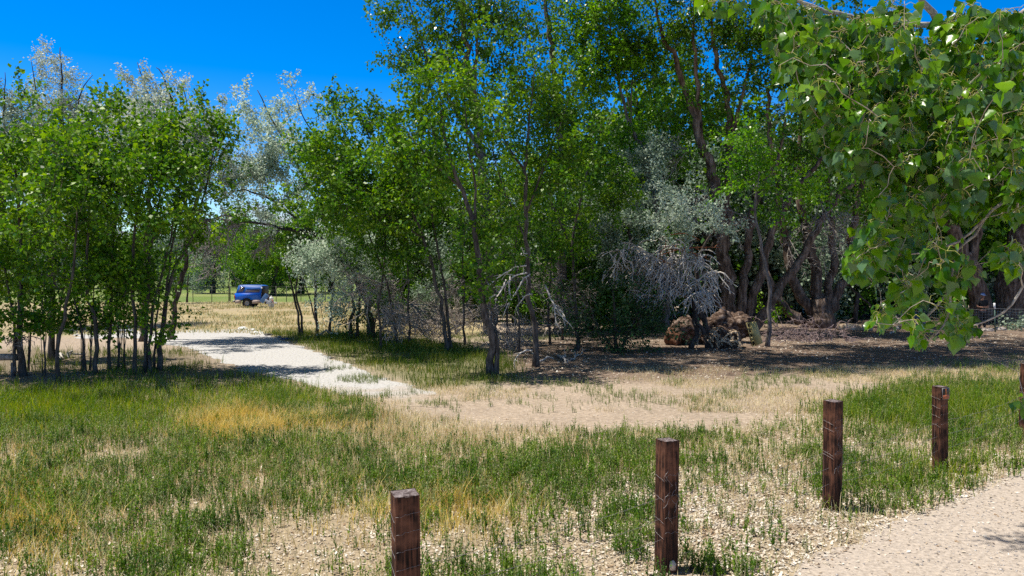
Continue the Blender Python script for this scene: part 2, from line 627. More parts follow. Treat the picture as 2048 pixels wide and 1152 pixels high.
def sheet(name, poly, z, mat, amp=0.12):
    pts = []
    n = len(poly)
    for k in range(n):
        a, b = poly[k], poly[(k + 1) % n]
        L = np.hypot(*(b - a))
        m = max(1, int(L / 0.14))
        nrm = np.array([-(b - a)[1], (b - a)[0]]) / (L + 1e-9)
        for q in range(m):
            p = a + (b - a) * q / m
            d = (mnoise.noise(Vector((p[0] * 1.1, p[1] * 1.1, 3))) * 1.6 + mnoise.noise(Vector((p[0] * 5, p[1] * 5, 9))) * 0.7) * amp
            pts.append(p + nrm * d)
    V = [(p[0], p[1], z) for p in pts]
    o = build(name, V, [np.arange(len(V))[None, :]], mat)
    if o.data.polygons[0].normal.z < 0:
        o.data.flip_normals()
    return tag(o, kind='structure')


sheet('driveway', DRIVE, 0.004, fade_end(ground_mat('pale_gravel', False, (0.49, 0.485, 0.49), ((0.42, 0.38, 0.36), (0.68, 0.65, 0.62)), 1.6, 0.25), 16.4, 18.6, (0.40, 0.33, 0.265)), 0.3)
sheet('gravel_road', ROAD, 0.004, ground_mat('road_gravel', False, (0.45, 0.39, 0.34), ((0.28, 0.25, 0.23), (0.68, 0.62, 0.56)), 2.2, .22), 0.12)

# far hills
hm = plain('far_slopes', (0.16, 0.17, 0.24), 0.95, scale=0.003, var=0.3)
for k, (Yh, top, sx, seed) in enumerate([(5200, 210, 900, 1), (7200, 370, 1500, 5)]):
    xs = np.linspace(-7500, 7500, 260)
    rows = []
    for q, (fy, fz) in enumerate([(-1, 0), (-.5, .35), (0, 1), (.5, .3)]):
        h = top * (0.45 + 0.85 * fnoise(xs, xs * 0 + seed * 50 + q * 0.1, sx, seed)) * fz + top * 0.12 * fz * fnoise(xs, xs * 0 + q, 160, seed + 9)
        rows.append(np.stack([xs, np.full(260, Yh + fy * 900), h - 2], -1))
    V = np.vstack(rows)
    i = np.arange(3)[:, None] * 260
    j = np.arange(259)[None, :]
    Fh = np.stack([i + j, i + j + 1, i + 261 + j, i + 260 + j], -1).reshape(-1, 4)
    tag(build('hills', V, [Fh], hm, smooth=True), kind='structure')


# ================================================================== ground cover (stuff)
def scatter(n, y0, y1, xmax=0.90, power=1.0):
    n = int(n * 1.2)
    """ground points, uniform per square metre over the wedge the view covers, a margin wider"""
    u = rng.random(n)
    Y = np.sqrt(y0 ** 2 + u * (y1 ** 2 - y0 ** 2))
    X = (rng.random(n) * 2 - 1) * (xmax * Y + 0.5)
    return X, Y


def unit(v):
    return v / (np.linalg.norm(v, axis=-1, keepdims=True) + 1e-9)


def blades(X, Y, h, w, lean=0.35):
    n = len(X)
    az = rng.random(n) * 2 * math.pi
    la = rng.random(n) * 2 * math.pi
    ln = lean * rng.random(n) * h
    base = np.stack([X, Y, np.zeros(n)], -1)
    side = np.stack([np.cos(az), np.sin(az), np.zeros(n)], -1) * w[:, None] * 0.5
    lv = np.stack([np.cos(la) * ln, np.sin(la) * ln, np.zeros(n)], -1)
    up = np.array([0, 0, 1.0])
    v0, v1 = base - side, base + side
    mid = base + lv * 0.3 + up * (h * 0.55)[:, None]
    v2, v3 = mid + side * 0.8, mid - side * 0.8
    v4 = base + lv + up * h[:, None]
    V = np.stack([v0, v1, v2, v3, v4], 1).reshape(-1, 3)
    b = np.arange(n)[:, None] * 5
    return V, b + np.array([[0, 1, 2, 3]]), b + np.array([[3, 2, 4]])


def weeds(X, Y, h, leafs=12, ll=0.042, sw=0.008):
    """upright leafy stalks in small tufts: a stem strip and narrow leaflets up its length"""
    k = rng.integers(1, 5, len(X))
    X, Y, h = np.repeat(X, k), np.repeat(Y, k), np.repeat(h, k)
    X, Y, h = X + rng.normal(0, .035, len(X)), Y + rng.normal(0, .035, len(X)), h * rng.uniform(.6, 1.15, len(X))
    n = len(X)
    V1, q1, t1 = blades(X, Y, h, np.full(n, sw), 0.25)
    tip = V1.reshape(n, 5, 3)[:, 4]
    base = np.stack([X, Y, np.zeros(n)], -1)
    t = np.linspace(0.12, 1.0, leafs)[None, :, None] + rng.uniform(-.05, .05, (n, leafs, 1))
    p = base[:, None, :] * (1 - t) + tip[:, None, :] * t
    a = rng.random((n, leafs)) * 2 * math.pi
    el = rng.uniform(0.5, 1.25, (n, leafs))
    d = np.stack([np.cos(a) * np.cos(el), np.sin(a) * np.cos(el), np.sin(el)], -1)
    L = ll * (1.15 - 0.6 * t) * rng.uniform(0.7, 1.3, (n, leafs, 1)) * (h[:, None, None] / 0.25) ** 0.5
    s = np.stack([-np.sin(a), np.cos(a), np.zeros_like(a)], -1) * L * 0.26
    V2 = np.stack([p, p + d * L * .45 + s, p + d * L, p + d * L * .45 - s], 2).reshape(-1, 3)
    b = np.arange(n * leafs)[:, None] * 4 + len(V1)
    return np.vstack([V1, V2]), np.vstack([q1, b + np.array([[0, 1, 2, 3]])]), t1


def blob(px, py, cx, cy, rx, ry):
    return np.exp(-(((px - cx) / rx) ** 2 + ((py - cy) / ry) ** 2))


def dens(X, Y):
    """green weeds, dry grass, lush grass, leaf litter per unit of the ground, from where they grow in the meadow"""
    px, py = project(X, Y)
    n1, n2, n3 = fnoise(X, Y, 1.6, 11), fnoise(X, Y, 0.55, 12), fnoise(X, Y, 4.0, 13)
    mead = inside(MEADOW, X, Y, 0.7)
    road = inside(ROAD, X, Y, 0.25)
    post_line = blob(px, py, 1500, 1060, 420, 130)
    green = 0.22 + 1.25 * smooth01((n1 - 0.45) * 6) * smooth01((n2 - .3) * 3)
    green += .6 * blob(px, py, 100, 1080, 350, 100) + .45 * blob(px, py, 900, 1010, 600, 90)
    green += 0.9 * blob(px, py, 230, 880, 300, 90) + 0.7 * blob(px, py, 620, 920, 200, 70) + 1.1 * blob(px, py, 1180, 940, 230, 45)
    green += 1.2 * blob(px, py, 1880, 830, 230, 50) + .5 * blob(px, py, 1780, 980, 150, 50) + .6 * blob(px, py, 560, 800, 150, 25)
    bare = 0.8 * blob(px, py, 200, 910, 90, 25) + 0.9 * blob(px, py, 620, 1090, 200, 60) + .7 * blob(px, py, 1010, 820, 300, 25)
    green -= 0.75 * blob(px, py, 850, 850, 330, 38) + .5 * blob(px, py, 520, 850, 130, 30)
    bare += 0.45 * post_line + 0.4 * blob(px, py, 1330, 830, 300, 25)
    green *= .5 + .65 * smooth01((fnoise(X, Y, .38, 15) - .33) * 5)
    green = np.clip(green - bare, 0.08, 1.6)
    dry = 0.35 + 0.9 * smooth01((n3 - 0.4) * 4) * n2 + 1.6 * blob(px, py, 470, 855, 90, 28) + 0.9 * blob(px, py, 700, 870, 230, 60) + .6 * blob(px, py, 1950, 765, 120, 15)
    dry += .6 * blob(px, py, 900, 1020, 200, 60)
    dry += .8 * blob(px, py, 850, 850, 350, 45) + .5 * blob(px, py, 300, 1080, 400, 60)
    dry = np.clip(dry - .45 * post_line - 0.4 * bare, 0.08, 2)
    dry *= .6 + .7 * smooth01((fnoise(X, Y, .5, 16) - .33) * 5)
    lush = 1.5 * blob(px, py, 90, 820, 260, 35) + 0.9 * blob(px, py, 1890, 820, 180, 35) + .6 * blob(px, py, 1900, 950, 90, 25) + .5 * blob(px, py, 560, 800, 140, 22)
    litter = 0.15 + 1.3 * post_line + 0.7 * blob(px, py, 1850, 1000, 220, 50) + .5 * blob(px, py, 250, 1100, 500, 70) + .6 * blob(px, py, 1980, 960, 120, 60)
    keep = (1 - road) * (1 - inside(DRIVE, X, Y, 0.3))
    return green * mead * keep, dry * mead * keep, lush * mead * keep, litter * (mead + 0.05) * (1 - .93 * road), mead, keep


def pick(X, Y, d, mx):
    k = rng.random(len(X)) < d / mx
    return X[k], Y[k]


M['weed'] = leaf_mat('green_weed', (0.03, 0.085, 0.012), (0.095, 0.20, 0.018), (0.27, 0.38, 0.05), trans=0.3, nscale=1.1, spec=0.2)
M['weed_grey'] = leaf_mat('grey_green_weed', (0.12, 0.17, 0.06), (0.23, 0.28, 0.10), (0.40, 0.42, 0.19), trans=0.25, nscale=1.1, spec=0.2)
M['lush'] = leaf_mat('lush_grass', (0.12, 0.22, 0.015), (0.24, 0.36, 0.02), (0.48, 0.48, 0.05), trans=0.4, nscale=1.3, spec=0.2)
M['shade_grass'] = leaf_mat('shade_grass_blades', (0.05, 0.11, 0.012), (0.12, 0.19, 0.02), (0.34, 0.34, 0.08), trans=0.3, nscale=1.0, spec=0.2)
M['dry'] = leaf_mat('dry_grass', (0.50, 0.39, 0.18), (0.74, 0.63, 0.36), (0.88, 0.80, 0.56), trans=0.25, nscale=0.9, spec=0.15)
M['gold'] = leaf_mat('golden_grass', (0.70, 0.50, 0.12), (0.86, 0.68, 0.20), (0.90, 0.78, 0.36), trans=0.25, nscale=0.9, spec=0.15)
M['litterleaf'] = leaf_mat('fallen_leaves', (0.30, 0.20, 0.12), (0.64, 0.56, 0.46), (0.86, 0.82, 0.76), trans=0.1, nscale=3.0, spec=0.2)


def cover(name, V, q, t, mat, label):
    o = build(name, V, [q, t] if len(t) else [q], mat)
    return tag(o, label, name.replace('_', ' '), kind='stuff')


def join(parts):
    Vs, qs, ts, n = [], [], [], 0
    for V, q, t in parts:
        Vs.append(V); qs.append(q + n)
        if len(t): ts.append(t + n)
        n += len(V)
    return np.vstack(Vs), np.vstack(qs), (np.vstack(ts) if ts else [])


# green weeds over the meadow
X, Y = scatter(95000, 6.2, 22)
g_, d_, l_, lt, md, kp = dens(X, Y)
gxx, gyy = pick(X, Y, g_, 1.6)
n = len(gxx)
hh = rng.gamma(9, 0.0195, n) * (0.75 + 0.5 * fnoise(gxx, gyy, 1.2, 31))
half = rng.random(n) < 0.72
cover('green_weeds', *weeds(gxx[half], gyy[half], hh[half]), M['weed'], 'upright green weeds growing across the meadow')
cover('grey_weeds', *weeds(gxx[~half], gyy[~half], hh[~half] * .9), M['weed_grey'], 'grey-green weeds scattered across the meadow')
# dry straw
X, Y = scatter(520000, 6.2, 24)
g_, d_, l_, lt, md, kp = dens(X, Y)
a, b = pick(X, Y, d_, 2.0)
n = len(a)
cover('dry_grass', *blades(a, b, rng.gamma(7, 0.0165, n), rng.uniform(.005, .010, n), 0.95), M['dry'], 'short dry straw-coloured grass between the weeds')
px, py = project(a, b)
gold = (blob(px, py, 460, 852, 75, 24) + .25 * blob(px, py, 620, 850, 80, 18) + .3 * blob(px, py, 900, 1030, 200, 40) + .3 * blob(px, py, 60, 1050, 100, 100)) > rng.random(n) * .9
a2, b2 = np.repeat(a[gold], 4), np.repeat(b[gold], 4)
m_ = len(a2)
cover('golden_grass', *blades(a2 + rng.normal(0, .05, m_), b2 + rng.normal(0, .05, m_), rng.gamma(9, 0.018, m_), rng.uniform(.005, .01, m_), 0.9), M['gold'], 'patch of golden dry grass left of the middle of the meadow')
# lush
X, Y = scatter(420000, 6.2, 24)
g_, d_, l_, lt, md, kp = dens(X, Y)
a, b = pick(X, Y, l_, 2.0)
n = len(a)
cover('lush_grass', *blades(a, b, rng.gamma(9, 0.026, n), rng.uniform(.006, .012, n), 0.6), M['lush'], 'bright yellow-green grass at the left and right edges of the meadow')
# sparse weeds on the bare track and along the shade
X, Y = scatter(150000, 15, 33)
px, py = project(X, Y)
nn = fnoise(X, Y, 1.4, 41)
w = (1 - inside(MEADOW, X, Y, .6)) * (1 - inside(DRIVE, X, Y, -.1)) * smooth01((nn - 0.52) * 6) * (px > 650)
w *= np.where(py < 735, 0.25, 1.0)
w *= 1 - .8 * inside(LITTER, X, Y, .6)
w += (1 - inside(LITTER, X, Y, .6)) * (1 - inside(MEADOW, X, Y, .6)) * (1 - inside(DRIVE, X, Y, .1)) * (px > 900) * smooth01((fnoise(X, Y, .7, 47) - .45) * 5) * .5
a, b = pick(X, Y, w, 1.7)
n = len(a)
cover('track_weeds', *weeds(a, b, rng.gamma(7, 0.018, n), 7), M['weed_grey'], 'low weeds dotted over the bare dirt track')
a, b = pick(X, Y, (1 - .85 * inside(LITTER, X, Y, .6)) * (1 - inside(MEADOW, X, Y, .6)) * (1 - inside(DRIVE, X, Y, .2)) * smooth01((fnoise(X, Y, 2.2, 43) - .42) * 4) * (py > 735) * (px > 600) * 3, 1.0)
n = len(a)
a, b = np.repeat(a, 2), np.repeat(b, 2)
cover('track_straw', *blades(a + rng.normal(0, .05, 2 * n), b + rng.normal(0, .05, 2 * n), rng.gamma(6, 0.014, 2 * n), rng.uniform(.005, .01, 2 * n), 1.2), M['dry'], 'thin dry grass on the dirt track')
# shade grass beside the driveway and in the grove
X, Y = scatter(200000, 15, 34)
px, py = project(X, Y)
w = inside(SHADEGRASS, X, Y, 0.6) * (0.3 + smooth01((fnoise(X, Y, 1.2, 44) - .3) * 3)) + inside(GROVE, X, Y, .8) * 0.5 * smooth01((fnoise(X, Y, 1.2, 45) - .4) * 4)
w = w * (1 - inside(DRIVE, X, Y, .15))
a, b = pick(X, Y, w, 1.3)
n = len(a)
cover('shade_grass', *blades(a, b, rng.gamma(9, 0.023, n), rng.uniform(.010, .018, n), 0.7), M['shade_grass'], 'mixed green grass in the shade under the trees by the driveway')
# field tufts
X, Y = scatter(95000, 33, 66, 0.62)
px, py = project(X, Y)
w = (px < 900) * smooth01((fnoise(X, Y, 2.2, 51) - .38) * 4)
w = np.maximum(w, (py > 655) * (px > 500) * (px < 900) * 1.0)
a, b = pick(X, Y, w, 1.0)
n = len(a)
gr = rng.random(n) < 0.3
cover('field_straw', *blades(a[~gr], b[~gr], rng.gamma(7, 0.019, (~gr).sum()), rng.uniform(.02, .045, (~gr).sum()), 0.8), M['dry'], 'dry straw tufts on the far field')
cover('field_weeds', *blades(a[gr], b[gr], rng.gamma(7, 0.02, gr.sum()), rng.uniform(.02, .05, gr.sum()), 0.8), M['weed_grey'], 'grey-green tufts on the far field')


def chips(X, Y, size, z=0.006):
    n = len(X)
    c = np.stack([X, Y, z + rng.random(n) * .012], -1)
    a = rng.random(n) * 6.28
    u = np.stack([np.cos(a), np.sin(a), rng.normal(0, .35, n)], -1) * size[:, None]
    v = np.stack([-np.sin(a), np.cos(a), rng.normal(0, .35, n)], -1) * size[:, None] * rng.uniform(.5, .9, (n, 1))
    V = np.stack([c - u, c - v * .8 - u * .2, c + u, c + v * .8 - u * .2], 1).reshape(-1, 3)
    V[:, 2] = np.maximum(V[:, 2], 0.006)
    return V, np.arange(n)[:, None] * 4 + np.array([[0, 1, 2, 3]]), []


X, Y = scatter(330000, 6.2, 16)
g_, d_, l_, lt, md, kp = dens(X, Y)
a, b = pick(X, Y, lt, 1.7)
cover('leaf_litter', *chips(a, b, rng.uniform(.008, .028, len(a))), M['litterleaf'], 'pale fallen leaves and chips around the fence posts and road edge')
X, Y = scatter(30000, 19, 34)
a, b = pick(X, Y, inside(LITTER, X, Y, 1.0) * (0.2 + fnoise(X, Y, 2, 61)), 1.2)
cover('forest_litter', *chips(a, b, rng.uniform(.02, .05, len(a))), M['litterleaf'], 'fallen leaves on the ground beneath the big trees')

# stones on the roads
def stones(X, Y, s):
    n = len(X)
    o = np.array([[1, 0, 0], [0, 1, 0], [-1, 0, 0], [0, -1, 0], [0, 0, .7], [0, 0, -.3]])
    V = (o[None] * s[:, None, None] * rng.uniform(.6, 1.2, (n, 6, 1)))
    a = rng.random(n) * 6.28
    Vx = V[..., 0] * np.cos(a)[:, None] - V[..., 1] * np.sin(a)[:, None]
    Vy = V[..., 0] * np.sin(a)[:, None] + V[..., 1] * np.cos(a)[:, None]
    V = np.stack([Vx + X[:, None], Vy + Y[:, None], V[..., 2] + .005], -1).reshape(-1, 3)
    T = np.array([[0, 1, 4], [1, 2, 4], [2, 3, 4], [3, 0, 4], [1, 0, 5], [2, 1, 5], [3, 2, 5], [0, 3, 5]])
    return V, (np.arange(n)[:, None, None] * 6 + T[None]).reshape(-1, 3), []


M['stone'] = leaf_mat('gravel_stones', (0.22, 0.20, 0.20), (0.42, 0.38, 0.36), (0.68, 0.64, 0.60), trans=0.0, nscale=2)
X, Y = scatter(60000, 6.4, 13)
a, b = pick(X, Y, inside(ROAD, X, Y, .3) * .4 * (0.15 + smooth01((fnoise(X, Y, .8, 71) - .4) * 4)), 1.2)
cover('road_stones', *stones(a, b, rng.gamma(4, .0022, len(a))), M['stone'], 'loose stones on the gravel road')
X, Y = scatter(40000, 15, 36)
a, b = pick(X, Y, inside(DRIVE, X, Y, .3) * .15, 1)
cover('driveway_stones', *stones(a, b, rng.gamma(4, .0025, len(a))), M['stone'], 'loose pale stones on the driveway')


# ================================================================== TREES
def curve(P, rad, step=0.35, jit=0.06):
    """Catmull-Rom through P with radii, a little crooked"""
    P = np.asarray(P, float)
    rad = np.asarray(rad, float)
    Q = np.vstack([2 * P[0] - P[1], P, 2 * P[-1] - P[-2]])
    out, ro = [], []
    for k in range(len(P) - 1):
        p0, p1, p2, p3 = Q[k:k + 4]
        m = max(2, int(np.linalg.norm(p2 - p1) / step))
        for q in range(m):
            t = q / m
            out.append(0.5 * (2 * p1 + (p2 - p0) * t + (2 * p0 - 5 * p1 + 4 * p2 - p3) * t * t + (3 * p1 - p0 - 3 * p2 + p3) * t ** 3))
            ro.append(rad[k] * (1 - t) + rad[k + 1] * t)
    out.append(P[-1]); ro.append(rad[-1])
    out, ro = np.array(out), np.array(ro)
    j = rng.normal(0, jit, out.shape) * np.minimum(1, ro[:, None] * 8)
    j[0] = 0
    return out + j, ro


def grow(stems, clusters, keep=0.3, arch=0.12, rmin=0.005):
    """connect every cluster of leaves to the nearest wood"""
    SP = np.vstack([s[0][int(len(s[0]) * keep):] for s in stems])
    SR = np.concatenate([s[1][int(len(s[0]) * keep):] for s in stems])
    nC = len(clusters)
    NP_ = np.empty((len(SP) + nC * 4, 3))
    NR = np.empty(len(NP_))
    NP_[:len(SP)], NR[:len(SP)] = SP, SR
    cnt = len(SP)
    d0 = np.array([np.min(np.linalg.norm(SP - c, axis=1)) for c in clusters]) if nC else np.array([])
    out = []
    for ci in np.argsort(d0):
        c = clusters[ci]
        D = NP_[:cnt] - c
        d = np.linalg.norm(D, axis=1) + np.maximum(0, D[:, 2] + .1) * 0.9
        k = int(np.argmin(d))
        p0, L = NP_[k], np.linalg.norm(NP_[k] - c)
        r0 = min(NR[k] * 0.7, rmin + 0.014 * L)
        t = np.array([0, .25, .5, .75, 1.0])[:, None]
        P = p0 * (1 - t) + c * t + rng.normal(0, .05 * L, (5, 3)) * np.array([[0], [1], [1], [1], [0]])
        P[:, 2] += np.sin(t[:, 0] * math.pi) * L * arch
        rr = r0 + (rmin * .7 - r0) * t[:, 0]
        out.append((P, rr))
        NP_[cnt:cnt + 4] = P[1:]
        NR[cnt:cnt + 4] = rr[1:] + rmin * .6
        cnt += 4
    return out


def leaf_cloud(C, n_per, sigma, size, up=0.9, droop=0.2, aspect=0.72, twigs=None, G=None):
    """leaves strung along a few short sprays that fan out of every twig end"""
    k = 3
    m = len(C)
    D0 = unit(C - twigs) if twigs is not None else unit(rng.standard_normal((m, 3)))
    D = unit(D0[:, None] * .7 + rng.standard_normal((m, k, 3)) * .65 + np.array([0, 0, .45 - droop]))
    Ls = rng.uniform(.5, 1.25, (m, k, 1)) * sigma * 3.6
    if G is not None:
        for q in range(m):
            for w_ in range(k):
                e = C[q] + D[q, w_] * Ls[q, w_]
                G.tube(np.array([C[q], (C[q] + e) / 2 + (0, 0, .03), e]), np.array([.006, .005, .003]), 3, cap=False)
    n_s = max(2, n_per // k)
    n = m * k * n_s
    t = rng.random((m, k, n_s, 1)) ** .8
    c = (C[:, None, None] + D[:, :, None] * Ls[:, :, None] * t).reshape(-1, 3)
    off = rng.standard_normal((n, 3)) * sigma * .34
    p = c + off
    Dn = np.repeat(D.reshape(-1, 3), n_s, 0)
    a = unit(rng.standard_normal((n, 3)) * .9 + Dn * .6 + off / sigma * .8 + np.array([0, 0, -droop * 2]))
    nn = rng.standard_normal((n, 3)) + np.array([0, 0, up * 1.7])
    nn = unit(nn - a * np.sum(nn * a, 1, keepdims=True))
    b = np.cross(nn, a)
    s = size * rng.uniform(.6, 1.3, (n, 1))
    tip = p + a * s - nn * s * .12
    mm = p + a * s * .45
    V = np.stack([p, mm + b * s * aspect * .5 + nn * s * .08, tip, mm - b * s * aspect * .5 + nn * s * .08], 1).reshape(-1, 3)
    return V, np.arange(n)[:, None] * 4 + np.array([[0, 1, 2, 3]])


KIND = {  # leaf size, leaves per cluster, cluster spread, clusters per m3, leaf material, bark, upness, droop
    'elm': (0.12, 95, 0.24, 6.6, 'elm', 'bark', .8, .2),
    'thicket': (0.115, 95, 0.26, 7.0, 'elm_dark', 'bark', .8, .2),
    'cotton': (0.145, 70, 0.30, 4.0, 'cotton', 'bark_grey', .4, .5),
    'bright': (0.14, 85, 0.28, 6.0, 'cotton_bright', 'bark_grey', .8, .3),
    'silver': (0.10, 140, 0.25, 7.5, 'silver', 'bark_dark', .45, .1),
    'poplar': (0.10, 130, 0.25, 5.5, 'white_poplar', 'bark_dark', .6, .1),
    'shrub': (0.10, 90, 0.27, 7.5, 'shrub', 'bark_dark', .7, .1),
    'far': (0.22, 110, 0.5, 2.4, 'elm', 'bark_dark', .8, .1),
    'fardark': (0.22, 110, 0.5, 2.4, 'elm_dark', 'bark_dark', .8, .1),
    'farsilver': (0.19, 110, 0.45, 3.0, 'silver_far', 'bark_dark', .8, .1),
}


def blob_clusters(b, Y0, k_per_m3, carve=0.06):
    px, py, rx, ry = b[:4]
    dY = b[4] if len(b) > 4 else 0.0
    dm = b[5] if len(b) > 5 else 1.0
    Y = dY if dY > 15 else Y0 + dY
    c = at(px, py, Y)
    rr = np.array([rx, (rx + ry) / 2, ry]) * mpp(Y)
    rr[1] = min(max(rr[1], 0.9 if rx > 30 else .4), 2.6)
    if py < -90:                                   # broad canopy above the frame
        dm, carve = dm * 1.15, -.03
    vol = 4.19 * rr.prod()
    n = max(4, int(vol * k_per_m3 * dm * 1.7))
    g_ = rng.standard_normal((n, 3)) * .52
    l_ = np.linalg.norm(g_, axis=1, keepdims=True)
    g_ = g_ * np.minimum(1, 1.45 / (l_ + 1e-9))
    P = c + g_ * rr
    keep = np.array([mnoise.noise(Vector(p) * .95) + .5 * mnoise.noise(Vector(p) * 2.3) > carve for p in P])
    if keep.sum() < 3:
        keep[:3] = True
    return P[keep]


RF = {'elm': .68, 'thicket': .66, 'cotton': 1.12, 'bright': .8}


def tree(name, label, kind, base, stems, blobs, group=None, cat='tree', bark=None, leaf=None, Y=None, keep=0.3, twigs=None, size=1.0, dead=None, skip_root=False):
    """stems: lists of (px, py, radius[, dY]); blobs: (px, py, rx, ry[, dY, density]) measured in the photograph at the tree's distance"""
    K = KIND[kind]
    g0 = ground(*base)
    Y0 = g0[1] if Y is None else Y
    org = np.array([at(base[0], base[1], Y0)[0], Y0, 0.0])
    root = thing(name, label, cat, org, group)
    ST = []
    for k, s in enumerate(stems):
        P = np.array([at(q[0], q[1], Y0 + (q[3] if len(q) > 3 else 0)) for q in s])
        rad = np.array([q[2] for q in s]) * RF.get(kind, .85)
        if not skip_root and (k == 0 or abs(s[0][1] - base[1]) < 6):
            P[0][2] = -0.05
        ST.append(curve(P, rad))
    G = Geo()
    for k, (P, rr) in enumerate(ST):
        if P[0][2] < 0.3:                                   # root flare
            rr = rr * (1 + .35 * np.exp(-np.maximum(P[:, 2], 0) / .22))
        G.tube(P, rr, 8 if rr.max() > .05 else 5, wob=.06)
    G.make('trunk', M[bark or K[5]], root, smooth=True, origin=org)
    C = np.vstack([blob_clusters(b, Y0, K[3]) for b in blobs]) if blobs else np.zeros((0, 3))
    C[:, 2] = np.maximum(C[:, 2], 0.25)
    br = grow(ST, C, keep)
    if br:
        G = Geo()
        for P, rr in br:
            G.tube(P, rr, 4 if rr[0] > .02 else 3, cap=False)
        V, q = leaf_cloud(np.array([b_[0][-1] for b_ in br]), K[1], K[2], K[0] * size, K[6], K[7], twigs=np.array([b_[0][-3] for b_ in br]), G=G)
        G.make('branches', M[bark or K[5]], root, smooth=True, origin=org)
        build('crown', V, [q], M[leaf or K[4]], root, origin=org)
    if dead:
        G = Geo()
        for d in dead:
            o_ = at(d[0], d[1], Y0 + (d[5] if len(d) > 5 else 0))
            tangle(G, o_, np.array(d[2], float), d[3], d[4])
        G.make('dead_branches', M['dead_dark'], root, smooth=True, origin=org)
    return root


def tangle(G, p, d, L, n, r=0.022, depth=0, droop=0.55, spread=0.75):
    """a spray of bare forking twigs"""
    for _ in range(n):
        dd = unit(d + rng.standard_normal(3) * spread * (0.6 if depth == 0 else 0.9))
        r = max(r, .014)
        l = L * rng.uniform(.5, 1.1)
        P = [p]
        st = 5
        for s in range(st):
            dd = unit(dd + rng.standard_normal(3) * .16 + np.array([0, 0, -droop * .25 * (s + 1) / st]))
            q = P[-1] + dd * l / st
            q[2] = max(q[2], .02)
            P.append(q)
        P = np.array(P)
        rr = np.linspace(r, r * .35, st + 1)
        G.tube(P, rr, 3 if r < .012 else 4, cap=False)
        if depth < 2:
            for s in (2, 3, 4, 5):
                if rng.random() < .85:
                    tangle(G, P[s], unit(P[s] - P[s - 1]), L * .48, 1 + int(rng.random() * 1.6), rr[s] * .7, depth + 1, droop, .8)


# ---------------- left grove
GL = 'slender trees of the left grove'
tree('elm_tree', 'green tree at the left edge of the picture with a shaggy vine-covered trunk', 'elm', (45, 752),
     [[(45, 752, .13), (44, 660, .11), (45, 560, .09), (38, 420, .06), (28, 300, .03)], [(30, 745, .06, -.4), (26, 640, .05), (5, 520, .04), (-30, 420, .03)]],
     [(15, 310, 65, 100), (15, 460, 65, 90), (45, 560, 60, 55), (-60, 350, 70, 110), (30, 650, 50, 32, -.6), (-30, 600, 50, 50), (40, 300, 90, 70, 18, .5), (0, 450, 80, 60, 17.8, .5), (-80, 350, 90, 70, 18, .5)], GL)
tree('elm_tree', 'green tree with a thick dark double trunk, second trunk from the left edge', 'elm', (104, 722),
     [[(104, 722, .14), (106, 640, .12), (100, 520, .09), (98, 400, .06), (90, 280, .03)], [(112, 722, .07), (118, 640, .06), (130, 540, .05), (140, 420, .03)]],
     [(95, 290, 65, 70), (110, 390, 70, 70), (80, 480, 60, 60), (120, 570, 60, 35)], GL)
tree('elm_tree', 'slim green tree whose trunk bends right, standing in front of the double trunk', 'elm', (117, 764),
     [[(117, 764, .075), (118, 700, .065), (128, 640, .06), (138, 590, .055), (150, 500, .04), (155, 420, .03)]],
     [(150, 470, 60, 60), (90, 540, 50, 40), (160, 400, 50, 50), (140, 340, 50, 40), (120, 330, 70, 60, -2.2, .7), (60, 420, 80, 60, -2.6, .6), (150, 390, 90, 60, 18, .55)], GL)
tree('elm_tree', 'green tree with a kinked trunk in the middle of the left grove', 'elm', (192, 748),
     [[(192, 748, .09), (192, 650, .08), (184, 610, .07), (172, 575, .06), (180, 440, .05), (190, 300, .03)], [(172, 746, .045), (166, 680, .04), (152, 610, .035), (140, 560, .02)]],
     [(180, 280, 70, 55), (190, 370, 70, 70), (180, 460, 60, 60), (140, 560, 50, 35)], GL)
tree('elm_tree', 'green tree with a straight thin trunk right of the kinked trunk', 'elm', (219, 740),
     [[(219, 740, .075), (221, 640, .065), (224, 520, .05), (235, 400, .04), (240, 290, .02)]],
     [(240, 270, 55, 50), (235, 350, 55, 60), (215, 500, 55, 55), (225, 590, 45, 40), (230, 360, 80, 60, -2.4, .7), (330, 380, 80, 60, -2.4, .6), (260, 300, 90, 60, 18.3, .5), (350, 420, 60, 50, 18.5, .6)], GL)
tree('elm_tree', 'green tree with a bright leafy top near the centre of the left grove', 'elm', (271, 749),
     [[(271, 749, .085), (270, 640, .07), (262, 540, .06), (275, 420, .045), (290, 290, .02)]],
     [(285, 265, 60, 45), (285, 350, 65, 60), (260, 450, 60, 55), (250, 560, 55, 45), (280, 600, 45, 40)], GL)
tree('elm_tree', 'green tree with two close trunks near the right end of the left grove', 'elm', (296, 745),
     [[(290, 745, .08), (292, 640, .07), (300, 520, .055), (318, 400, .04), (335, 290, .02)], [(301, 742, .07), (301, 640, .06), (330, 530, .045), (350, 430, .03)]],
     [(340, 280, 60, 50), (330, 370, 60, 60), (310, 460, 60, 50), (330, 540, 45, 40), (300, 580, 40, 40)], GL)
tree('elm_tree', 'green tree leaning right over the driveway, last trunk of the left grove', 'elm', (318, 741),
     [[(318, 741, .11), (322, 660, .10), (332, 590, .09), (352, 530, .075), (385, 470, .05), (410, 380, .04), (430, 290, .02)],
      [(332, 590, .05), (345, 480, .045), (370, 400, .03), (400, 340, .02)], [(309, 746, .05), (312, 650, .045), (322, 560, .03), (330, 500, .02)]],
     [(425, 275, 55, 50), (385, 330, 60, 55), (400, 400, 60, 40), (365, 450, 45, 40), (335, 640, 14, 30, -.4, .8), (350, 480, 40, 40)], GL,
     dead=[(390, 440, (.8, 0, .1), 1.3, 5)])
